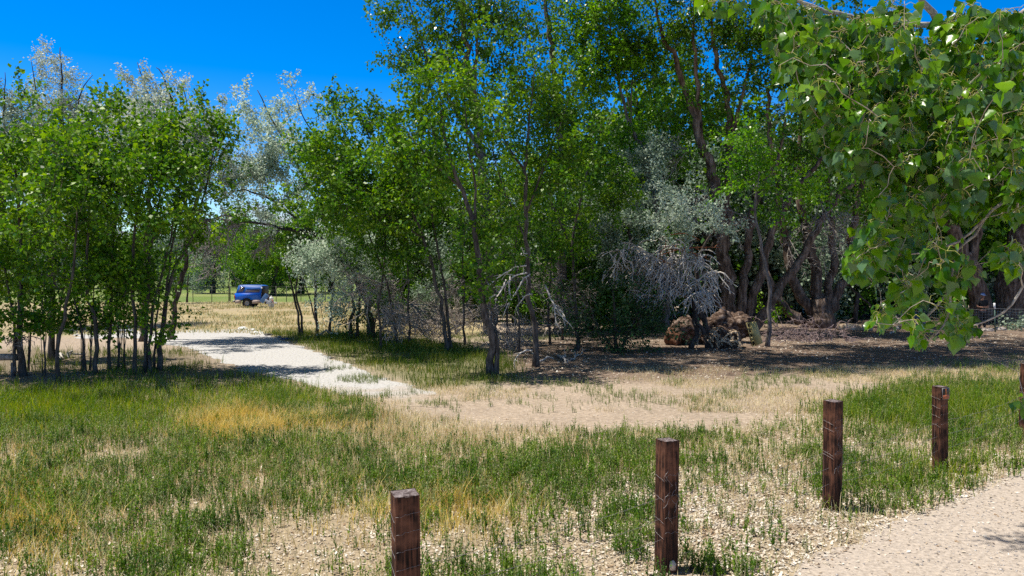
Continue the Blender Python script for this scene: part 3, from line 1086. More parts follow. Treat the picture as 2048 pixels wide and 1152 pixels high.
for k, (bx, by, tx, lb) in enumerate([(165, 742, 155, 'thin sapling with a forked stem left of the kinked trunk'), (181, 741, 186, 'thin sapling close to the kinked trunk'),
                                     (236, 738, 232, 'bushy sapling with many thin stems in the middle of the left grove'), (247, 736, 256, 'thin sapling right of the bushy sapling'),
                                     (88, 752, 84, 'short thin sapling standing before the thick double trunk'), (58, 742, 70, 'thin sapling right of the vine-covered trunk')]):
    st = [[(bx, by, .035), (bx + 1, by - 60, .03), (tx, by - 140, .02), (tx + 5, by - 200, .01)]]
    for q in range(3 if k != 2 else 6):
        st.append([(bx + rng.uniform(-4, 4), by - 1, .018), (bx + rng.uniform(-6, 6), by - 50, .015), (bx + rng.uniform(-14, 14), by - 110, .01)])
    tree('sapling', lb, 'elm', (bx, by), st, [(tx, by - 150, 22, 50, 0, .7), (tx + 4, by - 90, 18, 20, 0, .35)], 'saplings under the left grove', 'sapling')

# vine tangle on the first trunk
G = Geo()
for _ in range(16):
    tangle(G, at(40 + rng.uniform(-14, 14), 672 + rng.uniform(-12, 10), 20.2), np.array([rng.uniform(-1, 1), -.4, .2]), .38, 1, .014, 1, 1.2)
v = G.make('vine_tangle', M['dead_dark'], None, origin=at(40, 672, 20.2))
v.location = at(40, 672, 20.2)
tag(v, 'dark matted tangle of dead vines around the leftmost trunk', 'vine')

# ---------------- silver trees behind the left grove
GS = 'pale poplars rising behind the left grove'
tree('poplar_tree', 'tall pale silvery tree rising highest above the left grove', 'poplar', (100, 650),
     [[(100, 650, .2), (110, 450, .16), (118, 300, .12), (125, 200, .07), (120, 95, .02)], [(110, 400, .1), (150, 280, .06), (160, 190, .04), (185, 150, .015)], [(110, 420, .09), (80, 300, .06), (75, 200, .04), (62, 120, .015)]],
     [(120, 150, 28, 50, 0, 1), (75, 150, 18, 40), (110, 230, 55, 45), (60, 280, 50, 50), (150, 230, 30, 40, 0, .5), (120, 350, 90, 60)], GS, Y=38)
tree('poplar_tree', 'pale silvery tree with a bending top above the middle of the left grove', 'poplar', (285, 683),
     [[(285, 683, .16), (300, 400, .12), (325, 280, .09), (300, 200, .05), (275, 125, .015)], [(328, 300, .08), (345, 220, .05), (325, 150, .03), (312, 135, .015)], [(335, 300, .06), (375, 230, .03), (365, 170, .015)]],
     [(300, 185, 42, 38), (345, 195, 32, 40, 0, .8), (270, 215, 30, 25, 0, .6), (330, 300, 70, 60), (270, 260, 60, 40), (380, 250, 40, 40)], GS, Y=30.2)
tree('poplar_tree', 'smaller pale silvery tree left of the gap with open sky', 'poplar', (340, 679),
     [[(340, 679, .12), (390, 420, .1), (420, 300, .06), (400, 200, .015)], [(425, 330, .05), (450, 260, .03), (430, 215, .015)]],
     [(405, 235, 30, 28, 0, .9), (440, 260, 30, 35), (420, 330, 50, 50), (370, 290, 50, 40), (350, 235, 60, 36, 28.5, 1.3), (415, 265, 50, 36, 30, 1.1), (300, 240, 50, 36, 27.5, 1)], GS, Y=31)
tree('poplar_tree', 'grey-green tree at the far left edge behind the grove', 'poplar', (-10, 650),
     [[(-10, 650, .16), (0, 400, .12), (8, 260, .07), (10, 145, .015)]], [(5, 230, 35, 50), (-10, 330, 60, 70), (35, 280, 40, 50)], GS, Y=36, leaf='silver_far')
tree('poplar_tree', 'low pale silvery tree seen between two higher ones behind the left grove', 'poplar', (215, 650),
     [[(215, 650, .14), (215, 400, .1), (210, 260, .06), (212, 190, .015)]], [(210, 225, 45, 25, 0, .7), (220, 300, 60, 60)], GS, Y=40)

# ---------------- olive trees and trunks around the driveway
tree('olive_tree', 'large silvery tree with long dark limbs reaching left over the driveway', 'silver', (745, 668),
     [[(745, 668, .2), (730, 590, .18), (690, 520, .15), (630, 470, .11), (560, 455, .08), (480, 445, .05), (415, 480, .02)],
      [(690, 520, .12), (640, 420, .10), (600, 340, .07), (550, 250, .05), (515, 180, .02)], [(640, 420, .06), (660, 330, .05), (610, 240, .03), (590, 190, .015)],
      [(630, 470, .07), (560, 410, .05), (490, 380, .04), (440, 400, .02)]],
     [(505, 215, 22, 35, 0, 1), (540, 250, 35, 35), (595, 215, 32, 35, 0, .9), (560, 310, 60, 45), (500, 350, 48, 40), (590, 380, 70, 45), (470, 400, 35, 30), (530, 420, 60, 30)],
     Y=32, keep=.25, dead=[(480, 450, (-1, 0, -.3), 2.2, 9), (560, 460, (-.8, 0, -.5), 1.6, 8), (640, 480, (-.6, -.2, -.5), 1.6, 6), (430, 470, (-.8, 0, -.6), 1.3, 5)])
tree('olive_tree', 'silvery bush-like tree hanging over the driveway right of the blue truck bed', 'silver', (700, 668),
     [[(700, 668, .10), (705, 600, .08), (690, 540, .06), (640, 510, .03)], [(712, 668, .08), (720, 600, .06), (735, 540, .04)]],
     [(600, 537, 42, 12, -1, 1.6), (645, 515, 34, 30, -1.4, 1.5), (690, 530, 50, 45, -1.2, 1.4), (730, 570, 45, 50, -.8, 1.4), (690, 590, 36, 38, -.6, 1.3), (755, 520, 40, 40, -.5, 1), (640, 548, 28, 14, -1, 1.4)], Y=31)
TR3 = 'young trees right of the driveway'
tree('young_tree', 'dark young tree with a forked trunk nearest the blue truck bed', 'elm', (602, 672),
     [[(600, 672, .08), (592, 610, .07), (580, 560, .05), (570, 520, .03)], [(604, 671, .08), (601, 620, .07), (592, 590, .06), (596, 540, .04), (610, 480, .02)]],
     [(580, 520, 35, 30, 0, .6), (560, 490, 40, 25, 0, .7), (600, 480, 40, 30, 0, .7)], TR3)
tree('young_tree', 'dark young tree with the thickest trunk of the three right of the driveway', 'elm', (633, 669),
     [[(633, 669, .11), (632, 600, .1), (628, 540, .08), (620, 450, .05)], [(630, 640, .05), (618, 590, .04), (600, 545, .03)]],
     [(620, 470, 45, 40, 0, .8), (650, 440, 50, 40, 0, .7)], TR3)
tree('young_tree', 'dark young tree with a side branch low on its trunk, right of the other two', 'elm', (661, 669),
     [[(661, 669, .1), (662, 620, .08), (668, 580, .07), (672, 500, .05)], [(661, 655, .03), (648, 648, .02), (640, 600, .01)]],
     [(680, 450, 50, 40, 0, .8), (670, 400, 50, 35, 0, .7)], TR3)

# ---------------- the middle elms
GM = 'slender green trees right of the driveway'
tree('elm_tree', 'green tree with a thick leaning trunk and a second short trunk at its foot', 'elm', (984, 753),
     [[(982, 753, .17), (980, 690, .145), (972, 630, .13), (960, 560, .115), (948, 460, .10), (925, 380, .08), (895, 300, .06), (880, 210, .03)],
      [(993, 752, .10), (994, 700, .09), (992, 672, .085)], [(948, 460, .06), (950, 380, .05), (935, 280, .04), (930, 200, .02)], [(925, 380, .05), (870, 330, .04), (820, 270, .02)]],
     [(880, 190, 60, 60), (850, 270, 75, 60), (930, 240, 60, 70), (870, 350, 70, 60), (930, 430, 60, 60), (960, 520, 45, 40, 0, .7), (800, 320, 50, 50), (960, 600, 25, 18, -.3, .7)], GM)
tree('elm_tree', 'green tree with a straight reddish trunk carrying pale dead branches', 'elm', (1073, 733),
     [[(1073, 733, .15), (1068, 650, .12), (1058, 560, .105), (1052, 450, .09), (1050, 360, .08), (1048, 320, .07), (1060, 230, .04), (1070, 130, .02)],
      [(1050, 340, .06), (1015, 290, .045), (985, 230, .03), (960, 160, .015)], [(1052, 430, .05), (1090, 330, .045), (1120, 250, .03), (1140, 190, .015)], [(1058, 500, .045), (1035, 440, .04), (1005, 370, .03), (985, 300, .02)]],
     [(1030, 115, 65, 50), (960, 150, 55, 55), (1100, 170, 65, 55), (1010, 210, 65, 50), (1130, 260, 60, 60), (1000, 310, 55, 50, 0, .6), (1090, 340, 60, 45, 0, .7), (1150, 340, 50, 50), (1010, 400, 60, 40, 0, .6)], GM,
     )
root = [o for o in COL.objects if o.name.startswith('elm_tree') and o.get('label', '').startswith('green tree with a straight reddish')][0]
G = Geo()
oY = root.location.y
for P in ([(1056, 532), (1035, 533), (1012, 545), (990, 560), (975, 575)], [(1058, 545), (1030, 552), (1010, 570), (990, 590), (978, 596)], [(1060, 548), (1045, 560), (1035, 580), (1018, 605), (1010, 622)],
          [(1055, 507), (1042, 508), (1035, 520)], [(1064, 588), (1050, 592), (1040, 605), (1032, 615)], [(1066, 700), (1050, 701), (1035, 712), (1028, 726)],
          [(1090, 570), (1100, 595), (1115, 620), (1130, 640)], [(1105, 600), (1110, 625), (1112, 650)], [(1112, 615), (1125, 625), (1130, 640)], [(1020, 550), (1018, 575), (1020, 600)], [(1012, 560), (1000, 585), (990, 600)]):
    q = np.array([at(a_, b_, oY - .35 * k_) for k_, (a_, b_) in enumerate(P)])
    c_, r_ = curve(q, np.linspace(.028, .012, len(P)), .1, .05)
    G.tube(c_, r_, 5)
    for z_ in range(2, len(c_), 3):
        tangle(G, c_[z_], unit(c_[z_] - c_[z_ - 1]), .35, 1, .010, 2, .9)
G.make('dead_branches', M['dead'], root, smooth=True, origin=np.array(root.location))
tree('elm_tree', 'green tree with a dark trunk leaning left toward the driveway', 'elm', (893, 706),
     [[(893, 706, .11), (885, 620, .10), (870, 560, .09), (850, 480, .08), (810, 400, .06), (760, 320, .04), (720, 230, .02)], [(850, 480, .05), (790, 440, .04), (720, 400, .02)]],
     [(725, 220, 50, 40, 0, .8), (740, 290, 65, 50), (690, 270, 40, 50, 0, .6), (700, 360, 70, 55), (780, 370, 70, 60), (660, 420, 50, 45), (740, 440, 70, 50), (790, 500, 50, 50, 0, .5), (640, 330, 60, 50, 24.5), (600, 400, 45, 40, 25), (690, 420, 60, 50, 24), (650, 260, 35, 35, 24.5, .6), (740, 350, 60, 50, 23.5)], GM)
tree('elm_tree', 'green tree with a thin straight trunk left of the leaning dark trunk', 'elm', (903, 704),
     [[(903, 704, .09), (895, 620, .08), (880, 520, .06), (860, 400, .05), (850, 300, .03)]],
     [(830, 420, 60, 50), (870, 480, 60, 50), (840, 540, 55, 35, 0, .5)], GM)
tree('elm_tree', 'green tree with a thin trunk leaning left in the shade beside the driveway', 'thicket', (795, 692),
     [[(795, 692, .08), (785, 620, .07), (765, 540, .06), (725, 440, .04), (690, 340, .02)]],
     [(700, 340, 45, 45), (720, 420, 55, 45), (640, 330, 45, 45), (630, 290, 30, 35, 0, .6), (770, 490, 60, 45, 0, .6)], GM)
tree('elm_tree', 'green tree with yellowish leaves filling the space above the dark shrub', 'elm', (1155, 700),
     [[(1155, 700, .1), (1150, 600, .09), (1145, 480, .07), (1165, 380, .05), (1190, 280, .02)], [(1145, 500, .05), (1110, 420, .04), (1090, 360, .02)]],
     [(1180, 290, 50, 55), (1170, 390, 55, 55), (1110, 420, 50, 45), (1130, 500, 60, 45, 0, .6), (1220, 380, 45, 50), (1070, 480, 40, 40, 0, .6)], GM)
tree('elm_tree', 'small green tree with a thin grey trunk between the two main trunks', 'thicket', (1040, 708),
     [[(1040, 708, .06), (1038, 620, .055), (1030, 520, .04), (1040, 420, .02)]], [(1030, 480, 45, 45, 0, .8), (1080, 520, 40, 40, 0, .7), (1000, 540, 35, 35, 0, .5)], GM)
# slim bare understory trees
US = [(820, 690, 815, 'thin dark tree with dead grey branches in the shade'), (762, 700, 770, 'thin dark tree nearest the driveway edge, in the shade'), (930, 690, 925, 'thin dark tree between the leaning trunks'),
      (1015, 690, 1005, 'thin dark tree left of the straight reddish trunk'), (1100, 690, 1105, 'thin dark tree right of the straight reddish trunk'), (1125, 680, 1120, 'dark tree trunk behind the left end of the dark shrub')]
for k, (bx, by, tx, lb) in enumerate(US):
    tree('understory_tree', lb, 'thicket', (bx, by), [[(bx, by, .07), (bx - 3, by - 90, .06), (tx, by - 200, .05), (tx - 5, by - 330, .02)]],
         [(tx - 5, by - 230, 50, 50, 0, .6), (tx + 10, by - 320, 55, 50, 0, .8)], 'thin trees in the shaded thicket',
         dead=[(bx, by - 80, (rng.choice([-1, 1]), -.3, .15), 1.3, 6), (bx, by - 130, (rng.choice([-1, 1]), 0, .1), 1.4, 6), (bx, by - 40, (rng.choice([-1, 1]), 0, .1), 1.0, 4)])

# ---------------- tall cottonwoods
GC = 'tall cottonwoods behind the thicket'
tree('cottonwood_tree', 'tall cottonwood with a pointed crown reaching above the left of the middle trees', 'cotton', (985, 668),
     [[(985, 668, .26), (975, 450, .22), (960, 300, .17), (945, 180, .13), (930, 60, .1), (920, -80, .06), (915, -200, .02)], [(960, 300, .1), (900, 200, .07), (840, 80, .04), (810, -40, .02)], [(950, 220, .08), (955, 80, .05), (965, -60, .03)]],
     [(790, 20, 45, 55), (830, 90, 50, 50, 0, 1.1), (800, 130, 30, 30, 0, .7), (890, 30, 60, 60), (880, 130, 60, 50), (840, 180, 45, 40), (960, 30, 60, 55, 0, .8), (870, 230, 60, 40), (940, 150, 60, 60, 1, .8), (990, 260, 60, 60, 1, .8), (1020, 360, 60, 60, 1, .6), (940, 340, 60, 60, 1.5, .7), (1010, 80, 60, 60, 0, .8), (940, -90, 100, 60, 0, .6), (840, -70, 60, 50, 0, .7), (760, -130, 100, 55, 27, .8), (900, -170, 120, 60, 26, .9), (1000, -130, 110, 60, 27, .9)], GC)
tree('cottonwood_tree', 'tall cottonwood in the top middle with dark leaves against the sky', 'cotton', (1120, 662),
     [[(1120, 662, .24), (1125, 450, .2), (1120, 280, .16), (1105, 120, .12), (1090, 0, .08), (1085, -120, .03)], [(1120, 250, .08), (1160, 150, .06), (1175, 20, .03)]],
     [(1040, 20, 50, 45), (1100, 60, 50, 45), (1180, 30, 55, 45), (1080, 160, 60, 60, 0, .7), (1130, 340, 70, 60, 0, .7), (1090, 250, 60, 50, 0, .6), (1160, 440, 70, 50, 0, .6), (1110, -80, 100, 60, 0, .6), (1100, -180, 120, 60, 24.5, 1), (1230, -200, 120, 60, 25.5, 1), (960, -220, 120, 60, 24, 1), (820, -200, 110, 60, 25, 1)], GC)
tree('cottonwood_tree', 'cottonwood with bright green sunlit leaves right of the top middle and a bent trunk', 'bright', (1335, 665),
     [[(1335, 665, .22), (1320, 480, .18), (1298, 350, .14), (1262, 250, .11), (1245, 200, .08), (1225, 100, .06), (1215, -20, .03)], [(1262, 250, .05), (1265, 150, .04), (1290, 40, .02)]],
     [(1180, 60, 50, 50), (1150, 120, 45, 45), (1220, 130, 55, 50), (1190, 190, 50, 30), (1260, 70, 50, 55), (1240, 10, 60, 40), (1290, 150, 30, 50, 0, .5), (1250, 280, 60, 60, .5, .7), (1330, 250, 50, 60, .5, .6), (1340, 340, 50, 50, .5, .6), (1210, 330, 50, 50, 1, .6), (1140, 240, 50, 50, 1, .7), (1280, -60, 90, 40, 0, .4), (1330, -150, 120, 60, 24.5, 1), (1200, -260, 120, 60, 23, .9)], GC)
tree('cottonwood_tree', 'huge many-stemmed cottonwood growing from the fallen log', 'cotton', (1472, 668),
     [[(1468, 668, .36), (1458, 600, .30), (1450, 520, .28), (1443, 440, .24), (1425, 350, .20), (1402, 285, .17), (1378, 200, .13), (1350, 120, .10), (1322, 60, .07), (1300, -60, .03)],
      [(1402, 285, .10), (1397, 200, .09), (1388, 100, .07), (1386, -30, .03)],
      [(1448, 500, .2, .4), (1455, 380, .17, .4), (1460, 290, .15, .4), (1455, 200, .12, .4), (1432, 120, .09), (1420, 20, .05), (1415, -80, .02)], [(1458, 290, .09, .4), (1480, 210, .07), (1500, 130, .05), (1520, 20, .03)],
      [(1482, 662, .24, -.2), (1486, 580, .19, -.2), (1498, 480, .15), (1512, 400, .12), (1550, 330, .08), (1570, 240, .04)],
      [(1490, 655, .22), (1515, 570, .19), (1545, 470, .16), (1580, 400, .12), (1640, 320, .08), (1700, 260, .03)],
      [(1498, 664, .24, -.3), (1545, 600, .19, -.3), (1600, 520, .16), (1650, 430, .12), (1700, 370, .09), (1760, 330, .04)],
      [(1540, 300, .09), (1535, 200, .08), (1560, 120, .05), (1590, 40, .03)], [(1460, 640, .12, -.3), (1430, 590, .09, -.3), (1405, 540, .05)]],
     [(1330, 40, 60, 50, 0, 1.3), (1390, 30, 60, 55, 0, 1.3), (1460, 60, 60, 60, 0, 1.4), (1540, 50, 60, 60, 0, 1.4), (1300, 110, 50, 50, 1, 1), (1400, 110, 50, 50, 2, .8), (1340, 180, 40, 50, 0, .4), (1370, 270, 60, 60, 1.5, .35), (1410, 160, 50, 60, 1.5, .4), (1380, 370, 60, 50, 1.5, .35), (1480, 330, 60, 60, 1.5, .4), (1600, 330, 60, 50, 1.5, .4), (1530, 430, 60, 40, 1.5, .35), (1480, 160, 65, 50, 0, .5), (1560, 170, 65, 55), (1430, 240, 50, 40, 0, .3), (1620, 130, 60, 60), (1620, 250, 60, 50),
      (1700, 300, 60, 50), (1690, 190, 60, 60), (1500, 250, 50, 40, 0, .5), (1420, -70, 140, 50, 0, .5), (1560, -60, 90, 50, 0, .6), (1660, 380, 60, 40, 0, .6), (1480, -150, 140, 60, 25.5, 1), (1620, -150, 140, 60, 27, 1), (1400, -260, 140, 60, 23.5, 1), (1700, -100, 140, 60, 29, 1), (1570, -260, 150, 60, 24.5, 1), (1720, -200, 120, 60, 26, .9), (1540, -120, 130, 50, 28, 1), (1420, -140, 120, 50, 27, 1), (1500, -330, 150, 60, 24, 1), (1800, -130, 120, 60, 30, 1)], GC, bark='bark_red',
     dead=[(1425, 400, (-.6, -.4, -.2), 1.8, 9), (1380, 300, (-1, 0, 0), 1.8, 6), (1560, 240, (.8, 0, .4), 1.8, 6), (1450, 420, (-.2, -.6, -.5), 1.6, 6), (1640, 400, (.3, 0, -.8), 2.0, 7)])
tree('cottonwood_tree', 'leafy bright green young cottonwood hanging before the huge many-stemmed one', 'bright', (1535, 672),
     [[(1535, 672, .10), (1540, 600, .09), (1525, 500, .08), (1510, 420, .06), (1520, 330, .03)]],
     [(1510, 290, 50, 26), (1530, 330, 50, 32), (1485, 350, 38, 22), (1570, 355, 45, 30), (1600, 390, 45, 25, 0, .6), (1495, 385, 38, 16, 0, .8), (1560, 420, 40, 18, 0, .5)], Y=28.2)
tree('cottonwood_tree', 'old multi-stemmed cottonwood behind the brush pile', 'cotton', (1640, 655),
     [[(1640, 655, .62), (1640, 622, .55), (1638, 600, .48)],
      [(1625, 625, .26), (1590, 570, .22), (1570, 480, .18), (1555, 380, .14), (1540, 280, .08)], [(1635, 610, .28), (1630, 540, .24), (1610, 450, .2), (1598, 360, .14), (1600, 260, .08), (1610, 150, .03)],
      [(1650, 612, .2), (1664, 540, .17), (1664, 460, .14), (1655, 380, .1), (1670, 280, .04)], [(1655, 620, .28), (1685, 570, .22), (1700, 500, .18), (1712, 420, .14), (1740, 330, .1), (1790, 240, .04)],
      [(1600, 645, .22), (1560, 600, .16), (1530, 540, .10)]],
     [(1560, 300, 60, 50, 0, .7), (1640, 260, 70, 60, 0, .8), (1740, 270, 70, 60), (1700, 400, 60, 40, 0, .6), (1790, 400, 60, 50), (1620, 420, 60, 40, 0, .4), (1700, 120, 110, 60, -4, .8), (1560, 60, 100, 60, -5, .7)], GC, bark='bark_red', dead=[(1640, 440, (.4, 0, -.4), 2.4, 8), (1570, 470, (.5, -.3, -.3), 2.2, 7)])
tree('cottonwood_tree', 'massive cottonwood behind the standing person at the right edge', 'cotton', (1990, 642),
     [[(1968, 642, .55), (1958, 600, .48), (1940, 540, .42), (1910, 470, .34), (1870, 400, .25), (1830, 300, .15)], [(2025, 640, .95), (2030, 560, .8), (2050, 460, .6), (2080, 330, .4)], [(1940, 540, .25), (1960, 440, .2), (1990, 330, .12)]],
     [(1850, 350, 80, 60), (1920, 280, 90, 80), (2010, 300, 90, 80), (1900, 420, 80, 40, 0, .5), (2020, 200, 100, 80, 0, .7), (1860, 200, 100, 70, 0, .7)], GC, bark='bark_red', Y=41)
tree('cottonwood_tree', 'dark trunked tree standing behind the wire mesh at right', 'thicket', (1816, 628),
     [[(1816, 628, .3), (1814, 540, .27), (1822, 470, .22), (1815, 380, .12)], [(1822, 560, .12), (1840, 530, .1), (1860, 480, .06)]], [(1800, 440, 70, 50), (1850, 420, 70, 50), (1790, 360, 60, 50)], GC, bark='bark_dark', Y=46)

# ---------------- dark shrubs and silver low olive
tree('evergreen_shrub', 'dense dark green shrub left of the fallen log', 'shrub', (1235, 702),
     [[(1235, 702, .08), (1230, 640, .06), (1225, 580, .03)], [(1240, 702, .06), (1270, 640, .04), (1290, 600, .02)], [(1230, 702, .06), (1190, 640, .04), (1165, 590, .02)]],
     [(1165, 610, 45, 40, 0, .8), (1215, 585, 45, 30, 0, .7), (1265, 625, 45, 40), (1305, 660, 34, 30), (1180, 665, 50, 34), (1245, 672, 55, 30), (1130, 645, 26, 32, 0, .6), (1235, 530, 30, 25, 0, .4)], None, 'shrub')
tree('evergreen_shrub', 'low dark green bush right of the silvery bush by the driveway', 'shrub', (748, 684),
     [[(748, 684, .05), (750, 640, .03), (760, 620, .02)]], [(745, 640, 35, 35), (780, 620, 30, 30, 0, .6), (715, 655, 22, 20, 0, .7)], None, 'shrub')
tree('olive_tree', 'pale silvery tree spreading above the bare grey branches near the fallen log', 'silver', (1420, 665),
     [[(1420, 665, .14), (1400, 600, .12), (1390, 530, .09), (1370, 450, .06), (1340, 370, .03)], [(1390, 520, .06), (1430, 460, .04), (1460, 450, .02)]],
     [(1335, 385, 30, 35, -.8, .9), (1350, 430, 45, 30, -1), (1410, 445, 50, 25, -1.2, 1.2), (1330, 465, 40, 25, -1), (1440, 460, 35, 18, -1.2), (1380, 470, 45, 20, -1)], Y=27.7)
tree('olive_tree', 'grey-green olive tree filling the gap above the dark shrub', 'silver', (1280, 672),
     [[(1280, 672, .14), (1275, 580, .11), (1260, 480, .08), (1250, 380, .03)]], [(1230, 480, 50, 50, 0, .7), (1270, 430, 50, 45, 0, .7), (1290, 520, 40, 40, 0, .6), (1310, 300, 40, 50, 0, .7), (1300, 370, 45, 40, 0, .6)], None, leaf='silver_far', Y=33)

# dead leaning tree with a grey tangle
org = ground(1380, 697)
Yd = org[1]
root = thing('dead_tree', 'small dead tree bending left with a drooping mass of bare grey branches', 'dead tree', org)
G = Geo()
P, rr = curve([org - np.array([0, 0, .05]), at(1390, 668, Yd), at(1390, 640, Yd), at(1384, 610, Yd), at(1365, 588, Yd), at(1335, 560, Yd)], [.12, .10, .09, .085, .07, .04])
G.tube(P, rr, 8, wob=.08)
P2, r2 = curve([at(1386, 625, Yd), at(1398, 645, Yd - .2), at(1406, 668, Yd - .4)], [.05, .08, .09])
G.tube(P2, r2, 7, wob=.08)
G.make('trunk', M['bark_dark'], root, smooth=True, origin=org)
G = Geo()
for (a_, b_) in [((1365, 588), (1290, 520)), ((1365, 588), (1225, 535)), ((1350, 575), (1330, 495)), ((1370, 590), (1410, 510)), ((1365, 590), (1270, 560)), ((1340, 560), (1240, 500)), ((1375, 595), (1440, 545)), ((1355, 585), (1310, 530)),
                 ((1360, 585), (1370, 500)), ((1360, 588), (1290, 590)), ((1350, 575), (1270, 515)), ((1370, 592), (1420, 580))]:
    m_ = ((a_[0] + b_[0]) / 2, min(a_[1], b_[1]) + 5)
    P, rr = curve([at(*a_, Yd), at(*m_, Yd - rng.uniform(-.3, .8)), at(*b_, Yd - rng.uniform(-.3, 1.4))], [.05, .04, .024], .12)
    G.tube(P, rr, 5)
    for z_ in range(3, len(P)):
        for _ in range(2):
            d_ = unit(unit(P[z_] - P[z_ - 1]) * .5 + np.array([rng.normal(-.15, .5), rng.normal(-.2, .5), rng.uniform(-.7, .5)]))
            pts, q_ = [P[z_]], P[z_]
            for st in range(6):
                d_ = unit(d_ + rng.normal(0, .22, 3) + np.array([0, 0, -.22]))
                q_ = q_ + d_ * rng.uniform(.10, .2)
                pts.append(q_)
            G.tube(np.array(pts), np.linspace(.030, .014, 7), 4, cap=False)
            if rng.random() < .8:
                e_ = pts[3]
                G.tube(np.array([e_, e_ + (rng.normal(0, .1), -.05, -.12), e_ + (rng.normal(0, .2), -.08, -.38)]), np.array([.018, .015, .011]), 3, cap=False)
G.make('branches', M['dead'], root, smooth=True, origin=org)
G = Geo()
for (a_, b_) in [((1312, 512), (1440, 495)), ((1312, 515), (1350, 490)), ((1315, 516), (1335, 540)), ((1330, 500), (1420, 520)), ((1340, 470), (1400, 480))]:
    m_ = ((a_[0] + b_[0]) / 2, (a_[1] + b_[1]) / 2 - 8)
    P, rr = curve([at(*a_, Yd - .8), at(*m_, Yd - .9), at(*b_, Yd - .6)], [.02, .018, .008], .2)
    G.tube(P, rr, 5)
    for z_ in range(2, len(P), 2):
        tangle(G, P[z_], unit(P[z_] - P[z_ - 1]), .4, 1, .010, 2, .3)
tag(G.make('rusty_branches', M['rust_twig'], root, smooth=True, origin=org), 'rust-coloured twigs in the grey tangle')

# ---------------- thicket of dead twigs in the shade (each a fallen or standing dead bush)
for k, (bx, by, w_, lb) in enumerate([(850, 672, 1.0, 'grey dead bush in the shade between the thin dark trees'), (905, 668, 1.2, 'grey dead bush behind the leaning dark trunk'), (1010, 700, .8, 'bare grey bush at the foot of the thick leaning trunk'),
                                      (800, 668, 1.0, 'grey dead bush nearest the silvery bush'), (1120, 668, .8, 'bare grey bush left of the dark shrub')]):
    o_ = ground(bx, by)
    G = Geo()
    for q in range(16):
        tangle(G, o_ + np.array([rng.normal(0, .25), rng.normal(0, .15), .02]), np.array([rng.uniform(-1, 1), rng.uniform(-.6, .4), 1.0]), 1.6 * w_, 1, .022, 0, .7, .5)
    o = G.make('dead_bush', M['dead_dark'], None, smooth=True, origin=o_)
    o.location = o_
    tag(o, lb, 'dead bush', 'dead bushes in the shaded thicket')

# ---------------- background woods: a few kinds, copied
def woods_proto(name, kind, h, w, seed, low=0.4):
    K = KIND[kind]
    root = thing(name, '', 'tree')
    st = []
    for q in range(3):
        a_ = rng.uniform(-1, 1) * w * .3
        st.append(curve([np.array([q * .2 - .2, 0, -.05]), np.array([a_ * .4, rng.uniform(-.3, .3), h * .3]), np.array([a_, rng.uniform(-.6, .6), h * .6]), np.array([a_ * 1.3, 0, h * .9])], [.16, .12, .08, .03]))
    G = Geo()
    for P, rr in st:
        G.tube(P, rr, 6)
    G.make('trunk', M[K[5]], root, smooth=True)
    C = []
    for _ in range(11):
        c = np.array([rng.uniform(-.6, .6) * w, rng.uniform(-.5, .5) * w * .7, rng.uniform(low, .88) * h])
        rr = np.array([.36 * w, .36 * w, .17 * h]) * rng.uniform(.7, 1.15)
        n = int(4.19 * rr.prod() * K[3])
        C.append(c + unit(rng.standard_normal((n, 3))) * rng.random((n, 1)) ** .45 * rr)
    C = np.vstack(C)
    C[:, 2] = np.maximum(C[:, 2], .3)
    C = C[[mnoise.noise(Vector(p) * .7) > -.12 for p in C]]
    br = grow(st, C, .2)
    G = Geo()
    for P, rr in br:
        G.tube(P, rr, 3, cap=False)
    G.make('branches', M[K[5]], root, smooth=True)
    V, q = leaf_cloud(np.array([b_[0][-1] for b_ in br]), K[1], K[2], K[0], K[6], K[7], twigs=np.array([b_[0][-3] for b_ in br]))
    build('crown', V, [q], M[K[4]], root)
    return root


def copy_tree(o):
    c = o.copy()
    COL.objects.link(c)
    for ch in o.children:
        d = ch.copy()
        COL.objects.link(d)
        d.parent = c
    return c


